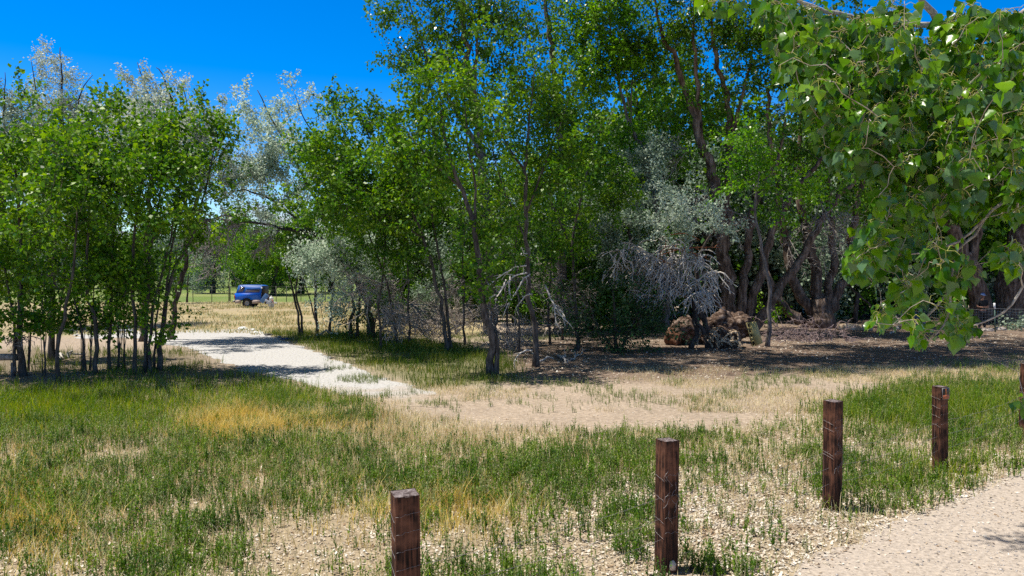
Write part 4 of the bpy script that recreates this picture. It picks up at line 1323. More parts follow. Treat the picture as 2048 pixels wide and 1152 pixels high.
protos = {'fd': woods_proto('woodland_tree', 'fardark', 9, 3.6, 1, .12), 'fs': woods_proto('woodland_tree', 'farsilver', 7, 3.2, 2, .12), 'fg': woods_proto('woodland_tree', 'far', 8, 3.4, 3, .15)}
used = set()
WOODS = [  # kind, px, distance, scale, label
    ('fs', 760, 47, 1.0, 'grey-green woodland tree seen behind the silvery bush by the driveway'), ('fd', 850, 50, 1.2, 'dark woodland tree behind the grey dead bushes'),
    ('fs', 930, 46, 1.0, 'grey-green woodland tree behind the leaning dark trunk'), ('fd', 1010, 52, 1.2, 'dark woodland tree behind the thick leaning trunk'),
    ('fs', 1090, 44, 1.1, 'grey-green woodland tree behind the straight reddish trunk'), ('fd', 1170, 48, 1.25, 'dark woodland tree behind the left half of the dark shrub'),
    ('fs', 1240, 42, 1.1, 'grey-green woodland tree behind the right half of the dark shrub'), ('fd', 1320, 47, 1.3, 'dark woodland tree behind the bare grey branches'),
    ('fs', 1400, 43, 1.1, 'grey-green woodland tree left of the huge many-stemmed cottonwood'), ('fs', 1520, 45, 1.15, 'grey-green woodland tree seen between the stems of the huge cottonwood'),
    ('fd', 1480, 52, 1.3, 'dark woodland tree behind the huge cottonwood'), ('fs', 1590, 50, 1.2, 'grey-green woodland tree left of the old cottonwood behind the brush pile'),
    ('fd', 1650, 54, 1.3, 'dark woodland tree behind the old cottonwood'), ('fs', 1720, 47, 1.15, 'grey-green woodland tree right of the old cottonwood'),
    ('fd', 1790, 50, 1.25, 'dark woodland tree behind the short black post'), ('fs', 1860, 49, 1.15, 'grey-green woodland tree behind the blue barrel'),
    ('fd', 1920, 50, 1.3, 'dark woodland tree left of the massive cottonwood at right'), ('fs', 1990, 53, 1.2, 'grey-green woodland tree behind the massive cottonwood'),
    ('fd', 2060, 50, 1.3, 'dark woodland tree at the right edge of the picture'),
    ('fd', 790, 41, .42, 'low dark undergrowth bush behind the thin tree nearest the driveway'), ('fs', 870, 40, .45, 'low grey-green undergrowth bush behind the two leaning trunks'), ('fd', 945, 42, .45, 'low dark undergrowth bush left of the thick leaning trunk'),
    ('fd', 1030, 40, .42, 'low dark undergrowth bush between the two main trunks'), ('fd', 1105, 39, .5, 'low dark undergrowth bush right of the straight reddish trunk'), ('fd', 1180, 36, .55, 'dark undergrowth bush close behind the dark shrub'), ('fd', 1290, 37, .5, 'dark undergrowth bush behind the left end of the fallen log'),
    ('fd', 1545, 46, .5, 'low dark undergrowth bush between the two big cottonwoods'), ('fd', 1725, 45, .5, 'low dark undergrowth bush behind the short black post'), ('fs', 1800, 44, .5, 'low grey-green undergrowth bush by the wire mesh'), ('fd', 1890, 45, .5, 'low dark undergrowth bush left of the standing person'),
    ('fg', 545, 84, .95, 'bright green tree beyond the field, just right of the blue truck bed'), ('fg', 500, 88, 1.1, 'bright green tree beyond the field directly behind the blue truck bed'), ('fs', 425, 92, 1.0, 'pale silvery tree beyond the field left of the blue truck bed'),
    ('fd', 390, 120, 1.25, 'dark tree beyond the field left of the pale silvery one'), ('fg', 600, 90, 1.1, 'green tree beyond the field behind the young driveway trees'), ('fd', 470, 130, 1.3, 'dark tree far behind the bright green trees'),
    ('fs', 350, 110, 1.0, 'grey-green tree beyond the field above the field fence'), ('fd', 300, 118, 1.4, 'dark tree far beyond the left grove, seen between its right trunks'), ('fg', 250, 112, 1.2, 'green tree far beyond the middle of the left grove'),
    ('fd', 180, 116, 1.4, 'dark tree far beyond the left grove'), ('fs', 120, 110, 1.2, 'grey-green tree far beyond the thick double trunk'), ('fd', 50, 112, 1.4, 'dark tree far beyond the vine-covered trunk'), ('fd', -40, 110, 1.5, 'dark tree far beyond the left edge of the grove'),
    ('fg', 660, 96, 1.1, 'green tree beyond the field behind the silvery bush'), ('fd', 720, 100, 1.3, 'dark tree beyond the field right of the silvery bush'), ('fd', 560, 125, 1.3, 'dark tree far behind the young driveway trees')]
for k, (kd, px, Yw, sc, lb) in enumerate(WOODS):
    pr = protos[kd]
    o = pr if kd not in used else copy_tree(pr)
    used.add(kd)
    o.location = (at(px, 540, Yw)[0], Yw, 0)
    s_ = sc * rng.uniform(.92, 1.08) * (1.28 if Yw < 60 and 1280 < px < 1740 else 1.3 if Yw < 60 and px > 1180 and sc > .7 else 1.0)
    o.scale = (s_ * rng.choice([-1, 1]) * 1.05, s_, s_ * rng.uniform(.92, 1.08))
    o.rotation_euler = (0, 0, rng.uniform(-.5, .5) + (math.pi if rng.random() < .5 else 0))
    tag(o, lb, 'bush' if sc < .7 else 'tree', 'undergrowth bushes' if sc < .7 else 'woodland behind the clearing' if Yw < 60 else 'trees beyond the far field')

# small trees at the field fence
tree('young_tree', 'small dark green tree at the field fence left of the blue truck bed', 'far', (351, 607),
     [[(351, 607, .12), (352, 575, .11), (350, 550, .08), (350, 520, .04)], [(351, 590, .06), (358, 570, .05), (362, 550, .03)]], [(350, 535, 22, 14), (345, 550, 18, 10), (362, 545, 14, 12)], 'small trees at the field fence', size=.7)
tree('young_tree', 'thin small tree at the field fence, second left of the blue truck bed', 'far', (374, 605),
     [[(374, 605, .10), (375, 575, .08), (378, 540, .03)]], [(378, 540, 14, 12, 0, .8)], 'small trees at the field fence', size=.7)
tree('young_tree', 'thin small tree just left of the blue truck bed', 'far', (458, 605),
     [[(458, 605, .06), (458, 575, .06), (460, 540, .03)]], [(458, 545, 22, 14, 0, .7), (470, 530, 20, 14, 0, .7)], 'small trees at the field fence', size=.7)

# ================================================================== FOREGROUND cottonwood
def near_tree():
    org = np.array([5.4, 3.2, 0.0])
    root = thing('cottonwood_tree', 'near cottonwood with large glossy leaves hanging across the upper right corner', 'tree', org)
    P = lambda l: np.array([at(x_, y_, Y_) for x_, y_, Y_ in l])
    ST = []
    tr = curve([org, org + (-.05, .05, 1.4), org + (-.15, .1, 2.8), org + (-.3, .2, 4.2), org + (-.7, .3, 6.0), org + (-1.2, .6, 7.6)], [.26, .22, .2, .17, .12, .06], .25)
    limb_spec = [
        ([(2250, 260, 4.6), (2048, 168, 4.6), (1965, 130, 4.5), (1910, 85, 4.5), (1850, 5, 4.4), (1780, -90, 4.4)], [.05, .036, .030, .024, .018, .01]),
        ([(1960, 128, 4.5), (1860, 55, 4.3), (1795, 43, 4.2), (1730, 40, 4.1), (1650, 20, 4.0), (1560, -6, 3.9), (1480, -5, 3.9)], [.016, .017, .015, .013, .011, .008, .004]),
        ([(2300, 120, 4.4), (2048, 205, 4.2), (1990, 225, 4.1), (1930, 250, 4.0), (1870, 262, 4.0), (1800, 285, 3.9), (1740, 290, 3.9)], [.024, .017, .015, .012, .009, .006, .004]),
        ([(2300, 180, 4.0), (2048, 335, 3.9), (2015, 390, 3.8), (1985, 420, 3.8), (1955, 450, 3.8), (1925, 480, 3.8)], [.02, .012, .010, .008, .007, .005]),
        ([(1985, 400, 4.0), (1950, 470, 3.9), (1915, 500, 3.9), (1903, 560, 3.9), (1900, 610, 3.9), (1888, 650, 3.9), (1858, 682, 3.9)], [.010, .008, .007, .006, .006, .005, .003]),
        ([(1915, 560, 4.0), (1885, 600, 4.0), (1850, 638, 4.0), (1815, 650, 4.0), (1782, 647, 4.0), (1765, 640, 4.0)], [.008, .007, .006, .005, .004, .003]),
        ([(2100, 500, 3.6), (2046, 575, 3.6), (2022, 610, 3.6), (1990, 635, 3.6), (1955, 648, 3.6), (1930, 657, 3.6)], [.008, .006, .005, .0045, .004, .003]),
        ([(2300, -60, 4.2), (2048, 20, 4.2), (2000, 100, 4.2), (1975, 160, 4.2), (1940, 230, 4.1)], [.02, .013, .010, .008, .004]),
        ([(1960, 130, 4.5), (1880, 170, 4.2), (1800, 180, 4.0), (1720, 170, 3.9), (1640, 150, 3.8), (1560, 120, 3.8)], [.014, .011, .009, .007, .005, .003]),
        ([(1985, 400, 4.0), (1900, 395, 3.9), (1840, 400, 3.8), (1780, 430, 3.8), (1735, 460, 3.8)], [.008, .007, .006, .005, .003]),
        ([(1955, 300, 4.0), (1870, 340, 4.0), (1780, 330, 3.9), (1700, 310, 3.8)], [.008, .006, .005, .003]),
        ([(1925, 480, 3.8), (1870, 500, 3.8), (1800, 510, 3.8), (1740, 510, 3.8)], [.006, .005, .004, .003])]
    limbs = []
    for pts, rad in limb_spec:
        limbs.append(curve(P(pts), rad, .07, .05))
    # wood out of the frame that carries the limbs
    for k in (0, 2, 3, 6, 7):
        e = limbs[k][0][0]
        z = min(max(e[2], 1.6), 5.2)
        s = org + np.array([-.15, .1, z - .1])
        limbs.append(curve([s, (s + e) / 2 + (0, 0, .1), e], [limb_spec[k][1][0] * 1.8, limb_spec[k][1][0] * 1.3, limb_spec[k][1][0]], .15, .03))
    G = Geo()
    G.tube(*tr, 14, wob=.05)
    G.make('trunk', M['near_limb'], root, smooth=True, origin=org)
    G = Geo()
    for Pq, rr in limbs:
        G.tube(Pq, rr, 9, wob=.05)
    # leaf shoots
    B = [(1430, 12, 50, 10, .5), (1550, 30, 50, 28, .8), (1575, 110, 30, 40, .8), (1630, 60, 60, 50), (1700, 110, 70, 60), (1630, 180, 55, 50), (1790, 60, 70, 50, .8), (1780, 170, 75, 60), (1720, 250, 65, 45), (1860, 130, 60, 50, .8),
         (1870, 230, 80, 60), (1960, 60, 80, 55, .8), (1970, 170, 70, 55, .9), (2040, 110, 50, 90), (1690, 310, 42, 34), (1790, 320, 80, 45), (1900, 330, 80, 45), (1990, 290, 70, 60), (2040, 250, 40, 60), (1800, 410, 52, 34),
         (1880, 405, 60, 36, .9), (1960, 390, 60, 40, .8), (2035, 390, 45, 60), (1765, 490, 52, 38), (1725, 525, 30, 28), (1840, 490, 50, 30, .7), (1900, 520, 45, 34, .8), (2035, 520, 28, 34), (1820, 560, 32, 22, .6),
         (1935, 560, 28, 20, .7), (1815, 605, 28, 26, .9), (1762, 642, 15, 20, 1.4), (1838, 672, 22, 12, 1.3), (1905, 640, 30, 34, .9), (1915, 675, 24, 18, 1.3), (2045, 815, 16, 14, 1.5)]
    C = []
    for b in B:
        area = math.pi * b[2] * b[3]
        n = max(2, int(area / 215 * (b[4] if len(b) > 4 else 1.0)))
        for _ in range(n):
            a_, r_ = rng.random() * 6.28, math.sqrt(rng.random())
            x_, y_ = b[0] + math.cos(a_) * r_ * b[2], b[1] + math.sin(a_) * r_ * b[3]
            C.append(at(x_, y_ - 10, 4.0 + rng.normal(0, .3)))
    for _ in range(150):                                    # shoots above the frame, whose shade falls on the road
        C.append(np.array([3.35, 8.1, 6.6]) + rng.normal(0, 1, 3) * np.array([.42, .22, .2]))
    C = np.array(C)
    upl = curve([org + (-.7, .3, 5.6), (4.6, 5.0, 6.0), (4.2, 6.4, 6.1), (2.8, 8.0, 6.7)], [.08, .06, .04, .015], .2)
    G.tube(*upl, 8)
    limbs.append(upl)
    G.make('limbs', M['near_bark'], root, smooth=True, origin=org)
    br = grow([(p_, r_) for p_, r_ in limbs], C, 0.0, .10, .0022)
    G = Geo()
    for Pq, rr in br:
        G.tube(Pq, np.minimum(rr, .006), 4, cap=False)
    G.make('twigs', M['near_bark'], root, smooth=True, origin=org)
    # leaves
    u = np.array([0, .02, .10, .24, .40, .57, .74, .90, 1.06])
    w = np.array([.0, .20, .40, .50, .455, .34, .20, .085, .0])
    tooth = 1 + .05 * np.array([0, 1, -1, 1, -1, 1, -1, 1, 0])
    w = w * tooth
    k = len(u)
    LV, LF, PG = [], [], Geo()
    nv = 0
    for bi, (Pq, rr) in enumerate(br):
        tip = Pq[-1]
        ax = unit(Pq[-1] - Pq[-2])
        m = rng.integers(5, 9)
        for q in range(m):
            s0 = tip - ax * rng.uniform(0, .09)
            d = unit(rng.standard_normal(3) * .8 + ax * .35 + np.array([0, 0, -.25]))
            pl = rng.uniform(.03, .06)
            p1 = s0 + d * pl * .6
            p2 = p1 + unit(d + np.array([0, 0, -.9])) * pl * .5
            PG.tube(np.array([s0, p1, p2]), np.array([.0013, .0011, .001]), 3, cap=False)
            a = unit(unit(p2 - p1) + np.array([0, 0, -.55]) + rng.standard_normal(3) * .35)
            nn = rng.standard_normal(3) + np.array([-.4, -.35, .75]) * .8
            nn = unit(nn - a * np.dot(nn, a))
            b = np.cross(nn, a)
            s = rng.uniform(.030, .070)
            fold, curl = rng.uniform(-.05, .6), rng.uniform(-.2, .45)
            wave = rng.uniform(-.06, .06, k)
            mid = p2 + np.outer(u * s, a) - np.outer(u ** 2 * s * curl, nn)
            e1 = mid + np.outer(w * s, b) + np.outer((w * fold + wave * (w > 0)) * s, nn)
            e2 = mid - np.outer(w * s, b) + np.outer((w * fold - wave * (w > 0)) * s, nn)
            e1[1:3] -= np.outer([.06 * s, .02 * s], a)
            e2[1:3] -= np.outer([.06 * s, .02 * s], a)
            LV.append(np.vstack([mid, e1, e2]))
            i_ = np.arange(k - 1)
            LF.append(np.vstack([np.stack([i_, i_ + 1, k + i_ + 1, k + i_], -1), np.stack([i_ + 1, i_, 2 * k + i_, 2 * k + i_ + 1], -1)]) + nv)
            nv += 3 * k
    PG.make('leaf_stalks', M['petiole'], root, origin=org)
    build('crown', np.vstack(LV), [np.vstack(LF)], M['near_leaf'], root, smooth=True, origin=org)


near_tree()

# ================================================================== POSTS and wire
def post_mat():
    m, t = mat_new('post_wood')
    out = N(t, 'ShaderNodeOutputMaterial')
    tc = N(t, 'ShaderNodeTexCoord')
    mp = N(t, 'ShaderNodeMapping')
    mp.inputs['Scale'].default_value = (1, 1, .07)
    t.links.new(tc.outputs['Object'], mp.inputs[0])
    n1 = N(t, 'ShaderNodeTexNoise')
    n1.inputs['Scale'].default_value = 55
    n1.inputs['Detail'].default_value = 5
    t.links.new(mp.outputs[0], n1.inputs['Vector'])
    n2 = N(t, 'ShaderNodeTexNoise')
    n2.inputs['Scale'].default_value = 5
    n2.inputs['Detail'].default_value = 4
    t.links.new(tc.outputs['Object'], n2.inputs['Vector'])
    c1 = ramp(t, n1.outputs[0], [(0.36, (0.008, 0.004, 0.003)), (0.5, (0.04, 0.016, 0.010)), (0.66, (0.15, 0.060, 0.034))])
    c2 = ramp(t, n2.outputs[0], [(0.50, (0, 0, 0)), (0.70, (1, 1, 1))])
    mx = N(t, 'ShaderNodeMix', data_type='RGBA')
    t.links.new(c2, mx.inputs[0])
    t.links.new(c1, mx.inputs[6])
    mx.inputs[7].default_value = (0.20, 0.085, 0.05, 1)
    p = N(t, 'ShaderNodeBsdfPrincipled')
    p.inputs['Roughness'].default_value = .8
    p.inputs['Specular IOR Level'].default_value = .25
    t.links.new(mx.outputs[2], p.inputs['Base Color'])
    bp = N(t, 'ShaderNodeBump')
    bp.inputs['Strength'].default_value = .9
    bp.inputs['Distance'].default_value = .008
    t.links.new(n1.outputs[0], bp.inputs['Height'])
    t.links.new(bp.outputs[0], p.inputs['Normal'])
    t.links.new(p.outputs[0], out.inputs['Surface'])
    return m


M['post'] = post_mat()
M['post_top'] = bark_mat('post_end_grain', (0.06, 0.045, 0.045), (0.15, 0.12, 0.125), (0.36, 0.32, 0.33), 30, stretch=1)
M['wire'] = plain('old_wire', (0.32, 0.30, 0.31), .5, .6)
POSTS = [(812, None, 984, (-.77, 5.42), .185, 20, 0, 'nearest dark wooden post, its foot cut off by the bottom edge'), (1332, 1141, 880, None, .165, 23, 0, 'second dark wooden post with a pale chip at its foot'),
         (1664, 1018, 800, None, .165, 30, 0, 'third dark wooden post with curly wire scraps'), (1880, 943, 772, None, .15, 20, -1.2, 'fourth dark wooden post carrying the small black and orange sign'),
         (2050, 872, 727, None, .15, 25, 0, 'fifth dark wooden post cut off by the right edge')]
post_pos = []
for k, (px, pyb, pyt, xy, w_, rz, tilt, lb) in enumerate(POSTS):
    b = np.array([xy[0], xy[1], 0]) if xy else ground(px, pyb)
    h = at(px, pyt, b[1])[2]
    post_pos.append((b, h, w_, rz))
    root = thing('fence_post', lb, 'fence post', b, 'wooden posts along the road', R(rz))
    root.rotation_euler[1] = R(tilt + [-.8, 1.0, -1.3, 0, .5][k])
    root.rotation_euler[0] = R([.6, -.8, 1.0, 0, .4][k])
    bm = bmesh.new()
    ns, hw = 22, w_ / 2
    # square section with many levels so that edges are worn and cracked
    ring = []
    m_ = 6
    for s in range(4):
        for q in range(m_):
            t_ = -1 + 2 * q / m_
            ring.append([(t_, -1), (1, t_), (-t_, 1), (-1, -t_)][s])
    rows = []
    for z_i in range(ns + 1):
        z = -.15 + (h + .15) * z_i / ns
        row = []
        for qi, (u_, v_) in enumerate(ring):
            c_ = max(abs(u_), abs(v_))
            corner = abs(u_) > .95 and abs(v_) > .95
            s_ = hw * (0.965 if corner else 1.0) * (1 + .018 * mnoise.noise(Vector((u_ * 2 + k * 7, v_ * 2, z * 3))) * 2)
            crack = -.010 if (qi % m_ == 3 and mnoise.noise(Vector((k * 3 + qi, 0, z * 1.6))) > -.1) else 0
            row.append(bm.verts.new((u_ * (s_ + crack), v_ * (s_ + crack), z + (.006 * mnoise.noise(Vector((u_ * 3, v_ * 3, k))) if z_i == ns else 0))))
        rows.append(row)
    nr = len(ring)
    for a_, b_ in zip(rows, rows[1:]):
        for q in range(nr):
            bm.faces.new((a_[q], a_[(q + 1) % nr], b_[(q + 1) % nr], b_[q]))
    me = bpy.data.meshes.new('post')
    bm.to_mesh(me); bm.free()
    me.materials.append(M['post'])
    o = bpy.data.objects.new('shaft', me)
    COL.objects.link(o); o.parent = root
    # top
    G = Geo()
    tops = [(u_ * hw * .985, v_ * hw * .985) for u_, v_ in ring]
    Vt = np.array([(x_, y_, h - .004 + .004 * mnoise.noise(Vector((x_ * 40, y_ * 40, k)))) for x_, y_ in tops] + [(x_ * .55, y_ * .55, h + .003 + .005 * mnoise.noise(Vector((x_ * 60, y_ * 60, k)))) for x_, y_ in tops] + [(0, 0, h + .004)])
    Ft = [[q, (q + 1) % nr, nr + (q + 1) % nr, nr + q] for q in range(nr)]
    Tt = [[nr + q, nr + (q + 1) % nr, 2 * nr] for q in range(nr)]
    G.add(Vt, Ft, Tt)
    G.make('top', M['post_top'], root)
    # wire scraps stapled to the two faces that show
    G = Geo()
    nw = [5, 4, 4, 4, 2][k]
    for q in range(nw):
        z = h - .13 - .13 * q if k in (0, 3) else h * (.12 + .75 * rng.random())
        if z < .1: continue
        off = hw + .004
        pts = []
        for t_ in np.linspace(-1, 1, 9):
            zz = z + t_ * (.012 if k in (0, 3) else rng.normal(0, .012)) + rng.normal(0, .003)
            pts.append((t_ * hw * .98, -off - rng.random() * .004, zz))
        G.tube(np.array(pts), .0013, 4)
        pts2 = [(-off - rng.random() * .003, -t_ * hw, z - .012 - .02 * (t_ + 1) + rng.normal(0, .003)) for t_ in np.linspace(-1, 1, 7)]
        G.tube(np.array(pts2), .0014, 4)
    if k in (1, 2):
        for q in range(9):
            x_, z = rng.uniform(-.9, .9) * hw, h * rng.uniform(.3, .75)
            pts = [(x_ + .03 * math.sin(t_ * 3 + q) + rng.normal(0, .004), -hw - .006 - .012 * rng.random(), z + t_ * rng.uniform(.06, .12)) for t_ in np.linspace(-.6, .6, 8)]
            G.tube(np.array(pts), .0015, 4)
    G.make('wire_scrap', M['wire'], root)
    if k == 1:
        G = Geo().add([(-.03, -hw - .012, .04), (.035, -hw - .018, .03), (.05, -hw - .014, .09), (.02, -hw - .01, .13), (-.02, -hw - .012, .12)], [[0, 1, 2, 3, 4]])
        o = G.make('pale_chip', plain('pale_chip', (.62, .52, .45), .8), root)
        md = o.modifiers.new('s', 'SOLIDIFY'); md.thickness = .006

# thin wire between the posts
G = Geo()
fence_root = thing('wire_fence', 'thin slack wire mesh strung between the dark wooden posts', 'wire fence', post_pos[1][0])
for (a, ha, _, _), (b, hb, _, _) in zip(post_pos, post_pos[1:]):
    for z in (.12, .32, .52, .72):
        t_ = np.linspace(0.03, .97, 14)[:, None]
        P = a * (1 - t_) + b * t_
        P = P + np.array([0, 0, 1]) * (z - .05 * np.sin(t_ * math.pi)) + rng.normal(0, .004, (14, 3))
        G.tube(P, .0019, 3, cap=False)
    for q in range(1, 16):
        t_ = q / 16 + rng.normal(0, .008)
        p = a * (1 - t_) + b * t_
        G.tube(np.array([p + (rng.normal(0, .01), 0, .06), p + (rng.normal(0, .01), 0, .4), p + (0, 0, .7)]), .0009, 3, cap=False)
G.make('strands', M['wire'], fence_root, origin=post_pos[1][0])

# the little sign on the fourth post
b, h, w_, rz = post_pos[3]
sg = thing('small_sign', 'small black sign with an orange bar over an orange strip, nailed to the fourth post', 'sign', b, None, R(rz))
sg.rotation_euler[1] = R(-1.2)
hw = w_ / 2
zc, sw, sh = h - .095, .135, .165
G = Geo().box((.012, -hw - .010, zc), (sw, .006, sh))
G.make('backing', plain('dull_metal', (.22, .21, .22), .5, .5), sg)
Geo().box((.012, -hw - .0145, zc + .030), (sw - .016, .003, .085)).make('black_panel', plain('black_panel', (.008, .008, .009), .4), sg)
Geo().box((.010, -hw - .0165, zc + .032), (.018, .002, .068)).make('orange_bar', plain('orange_ink', (.42, .12, .02), .5), sg)
Geo().box((.012, -hw - .0145, zc - .045), (sw - .016, .003, .058)).make('orange_strip', plain('faded_orange', (.36, .11, .05), .6, var=.35, scale=30), sg)

# ================================================================== TRUCK BED with shell
def truck():
    Yt = 57.5
    k = mpp(Yt)
    org = np.array([at(495, 540, Yt)[0], Yt, 0])
    root = thing('truck_bed', 'blue and tan pickup bed with camper shell and no cab, at the field fence', 'truck bed', org)
    X = lambda px: (px - 495) * k
    Z = lambda py: at(495, py, Yt)[2]
    blue = plain('blue_paint', (.004, .13, .72), .35, 0, .45, var=.05, scale=2)
    tan = plain('tan_paint', (.42, .33, .29), .5, var=.1)
    dark = plain('dark_tonneau', (.012, .012, .014), .6)
    glass = plain('smoked_glass', (.10, .085, .12), .12, 0, .8, var=.2)
    rub = plain('rubber', (.02, .02, .02), .8)
    rim = plain('steel_rim', (.30, .29, .30), .45, .5)
    shellm = plain('shell_paint', (.010, .10, .42), .5, 0, .3, var=.05)
    z0, z1, z2, z3 = Z(607), Z(600), Z(586.5), Z(570.5)
    xl, xr = X(469), X(521.5)
    wx = X(492.5)
    arch = [(wx + .42 * math.cos(a_), max(z1 - .02, .34 + .42 * math.sin(a_))) for a_ in np.linspace(math.pi, 0, 15)]
    wid = 1.75
    bedp = [(xl, z1 + .002)] + [(p[0], p[1]) for p in arch if p[1] > z1 - .01] + [(xr, z1 + .002), (xr, z2 - .03), (xr - .02, z2), (xl + .02, z2), (xl - .02, z2 - .12)]
    G = Geo().prism(bedp, 0, .05)
    G.prism(bedp, wid - .05, wid)
    G.box(((xl + xr) / 2, wid / 2, .80), (xr - xl - .04, wid - .1, .06))
    G.box((xl + .03, wid / 2, (z1 + z2) / 2), (.05, wid - .1, z2 - z1))
    # rolled upper shoulder and crease along the side
    G.prism([(xl, z2 - .14), (xr, z2 - .14), (xr, z2 - .10), (xl, z2 - .10)], -.02, .0)
    G.tube([(wx + .43 * math.cos(a_), -.003, .34 + .43 * math.sin(a_)) for a_ in np.linspace(math.pi * .80, math.pi * .20, 12)], .018, 6)
    G.make('bed', blue, root)
    for (a_, b_) in ((xl + .02, wx - .42), (wx + .42, xr - .01)):
        Geo().prism([(a_, z0), (b_, z0), (b_, z1), (a_, z1)], .004, .045).make('lower_panel', tan, root)
    # shell: tapered cap
    sh = [(X(471), z2 + .01), (xr + .02, z2 + .01), (xr + .04, z3 - .06), (X(515), z3), (X(478), z3 + .02), (X(475.5), z3 - .02)]
    n = len(sh)
    V = [(x_, .04 + .10 * (z_ > z2 + .2), z_) for x_, z_ in sh] + [(x_, wid - .04 - .10 * (z_ > z2 + .2), z_) for x_, z_ in sh]
    F = [[i_, (i_ + 1) % n, n + (i_ + 1) % n, n + i_] for i_ in range(n) if i_ != 1]
    G = Geo().add(V, F, [list(range(n))[::-1]], [list(range(n, 2 * n))])
    shell = G.make('shell', shellm, root)
    yf = lambda z_: .04 + .10 * (z_ - z2) / (z3 - z2) - .008

    def pane(pts, nm):
        V = [(x_, yf(z_) - .004, z_) for x_, z_ in pts] + [(x_, yf(z_) + .01, z_) for x_, z_ in pts]
        m_ = len(pts)
        Geo().add(V, [[i_, (i_ + 1) % m_, m_ + (i_ + 1) % m_, m_ + i_] for i_ in range(m_)], [list(range(m_))[::-1]], [list(range(m_, 2 * m_))]).make(nm, glass, shell)
    pane([(X(475.2), Z(584)), (X(484), Z(584)), (X(488.2), Z(574)), (X(479), Z(574))], 'window')
    pane([(X(488.5), Z(585)), (X(517.5), Z(585)), (X(519), Z(578.5)), (X(492), Z(578.5))], 'window')
    Geo().box((X(505), yf(Z(577)) - .01, Z(576.8)), (X(519) - X(492), .02, .04)).make('trim_strip', shellm, shell)
    G = Geo().box((xr + .055, wid / 2, (z2 + z3) / 2 - .05), (.03, wid - .2, z3 - z2 - .08))
    G.box((xr + .03, wid / 2, (z1 + z2) / 2 - .02), (.03, wid - .06, z2 - z1 + .05))
    G.make('front_bulkhead', dark, root)
    for y_ in (.02, wid - .22):
        w_ = bpy.data.objects.new('wheel', None)
        COL.objects.link(w_); w_.parent = root; w_.location = (wx, y_, .34)
        w_.scale = (.94, 1, .94)
        a_ = np.linspace(0, 2 * math.pi, 29)
        prof = [(.20, .02), (.35, 0), (.38, .04), (.38, .16), (.35, .20), (.20, .18)]
        for nm, pr, mt in (('tyre', prof, rub), ('rim', [(.0, .06), (.06, .04), (.08, .08), (.17, .07), (.205, .03), (.205, .16), (0, .16)], rim)):
            V = [(r_ * math.cos(q), d_, r_ * math.sin(q)) for q in a_[:-1] for r_, d_ in pr]
            m_ = len(pr)
            F = [[s_ * m_ + i_, s_ * m_ + (i_ + 1) % m_, ((s_ + 1) % 28) * m_ + (i_ + 1) % m_, ((s_ + 1) % 28) * m_ + i_] for s_ in range(28) for i_ in range(m_ if nm == 'tyre' else m_ - 1)]
            Geo().add(V, F).make(nm, mt, w_, smooth=True)
    G = Geo().tube([(wx, .1, .34), (wx, wid - .1, .34)], .05, 8).tube([(xl - .02, .3, .55), (xr, .3, .55)], .05, 5).tube([(xl - .02, wid - .3, .55), (xr + .1, wid - .3, .55)], .05, 5)
    G.make('chassis', dark, root)
    Geo().box((xl - .005, .03, (Z(597) + Z(590.5)) / 2), (.07, .09, Z(590.5) - Z(597.5))).make('tail_light', plain('red_lens', (.5, .02, .015), .3), root)
    G = Geo().box((xl - .12, wid / 2, z1 - .12), (.10, wid - .05, .14))
    G.box((xl - .05, .4, z1 - .12), (.1, .06, .06)).box((xl - .05, wid - .4, z1 - .12), (.1, .06, .06))
    G.make('bumper', plain('dull_chrome', (.35, .35, .36), .35, .7), root)
    Geo().box((X(523), .02, Z(576)), (.12, .05, .08)).make('marker_light', plain('white_lens', (.85, .85, .82), .3), shell)

    # scrap lying in front of the bed
    gr = 'scrap piled beside the truck bed'

    def at2(px, py, d=0): return at(px, py, Yt + d)
    def item(name, label, G, mat, o_, smooth=False):
        ob = G.make(name, mat, None, smooth, origin=o_)
        ob.location = o_
        md = ob.modifiers.new('b', 'BEVEL'); md.width = .012; md.segments = 2
        return tag(ob, label, name.replace('_', ' '), gr)
    o_ = ground(530, 615); o_[1] = Yt - .2
    rot = Matrix.Rotation(R(38), 3, 'Y')
    item('body_panel', 'light blue panel with a grey lower half leaning against the end of the truck bed', Geo().box(at2(528.5, 597, -.3), (.34, .08, .75), rot), plain('faded_blue', (.10, .22, .48), .45), o_)
    o2 = ground(533, 615); o2[1] = Yt
    G = Geo().box(at2(534, 596, .1), (.32, .3, .42), Matrix.Rotation(R(-25), 3, 'Y')).box(at2(537, 592, .1), (.16, .2, .16), Matrix.Rotation(R(20), 3, 'Y')).tube([at2(531, 588, .1), at2(537, 603, .1)], .05, 6)
    G.tube([at2(530, 607, .1), at2(536, 600, .1)], .09, 8)
    item('engine_block', 'dark reddish engine scrap behind the light blue panel', G, plain('rusty_iron', (.09, .035, .03), .7, var=.5), o2)
    o3 = at2(542.5, 598, -.2)
    bm = bmesh.new(); bmesh.ops.create_uvsphere(bm, u_segments=14, v_segments=9, radius=.17)
    V = np.array([v_.co[:] for v_ in bm.verts]); V[:, 2] *= 1.15
    F4 = [[v_.index for v_ in f_.verts] for f_ in bm.faces if len(f_.verts) == 4]; F3 = [[v_.index for v_ in f_.verts] for f_ in bm.faces if len(f_.verts) == 3]
    bm.free()
    G = Geo().add(V + o3, F4, F3).tube([o3 + (0, 0, .17), o3 + (.02, 0, .25)], .05, 8)
    G.tube([o3 + (-.05, 0, -.15), o3 + (-.1, 0, -o3[2])], .12, 9).tube([o3 + (.05, .1, -.1), o3 + (.1, .1, -o3[2])], .1, 9)
    item('white_jug', 'rounded white plastic jug on top of the scrap', G, plain('white_plastic', (.8, .8, .8), .4), o3, True)
    o4 = ground(536, 615); o4[1] = Yt - .3
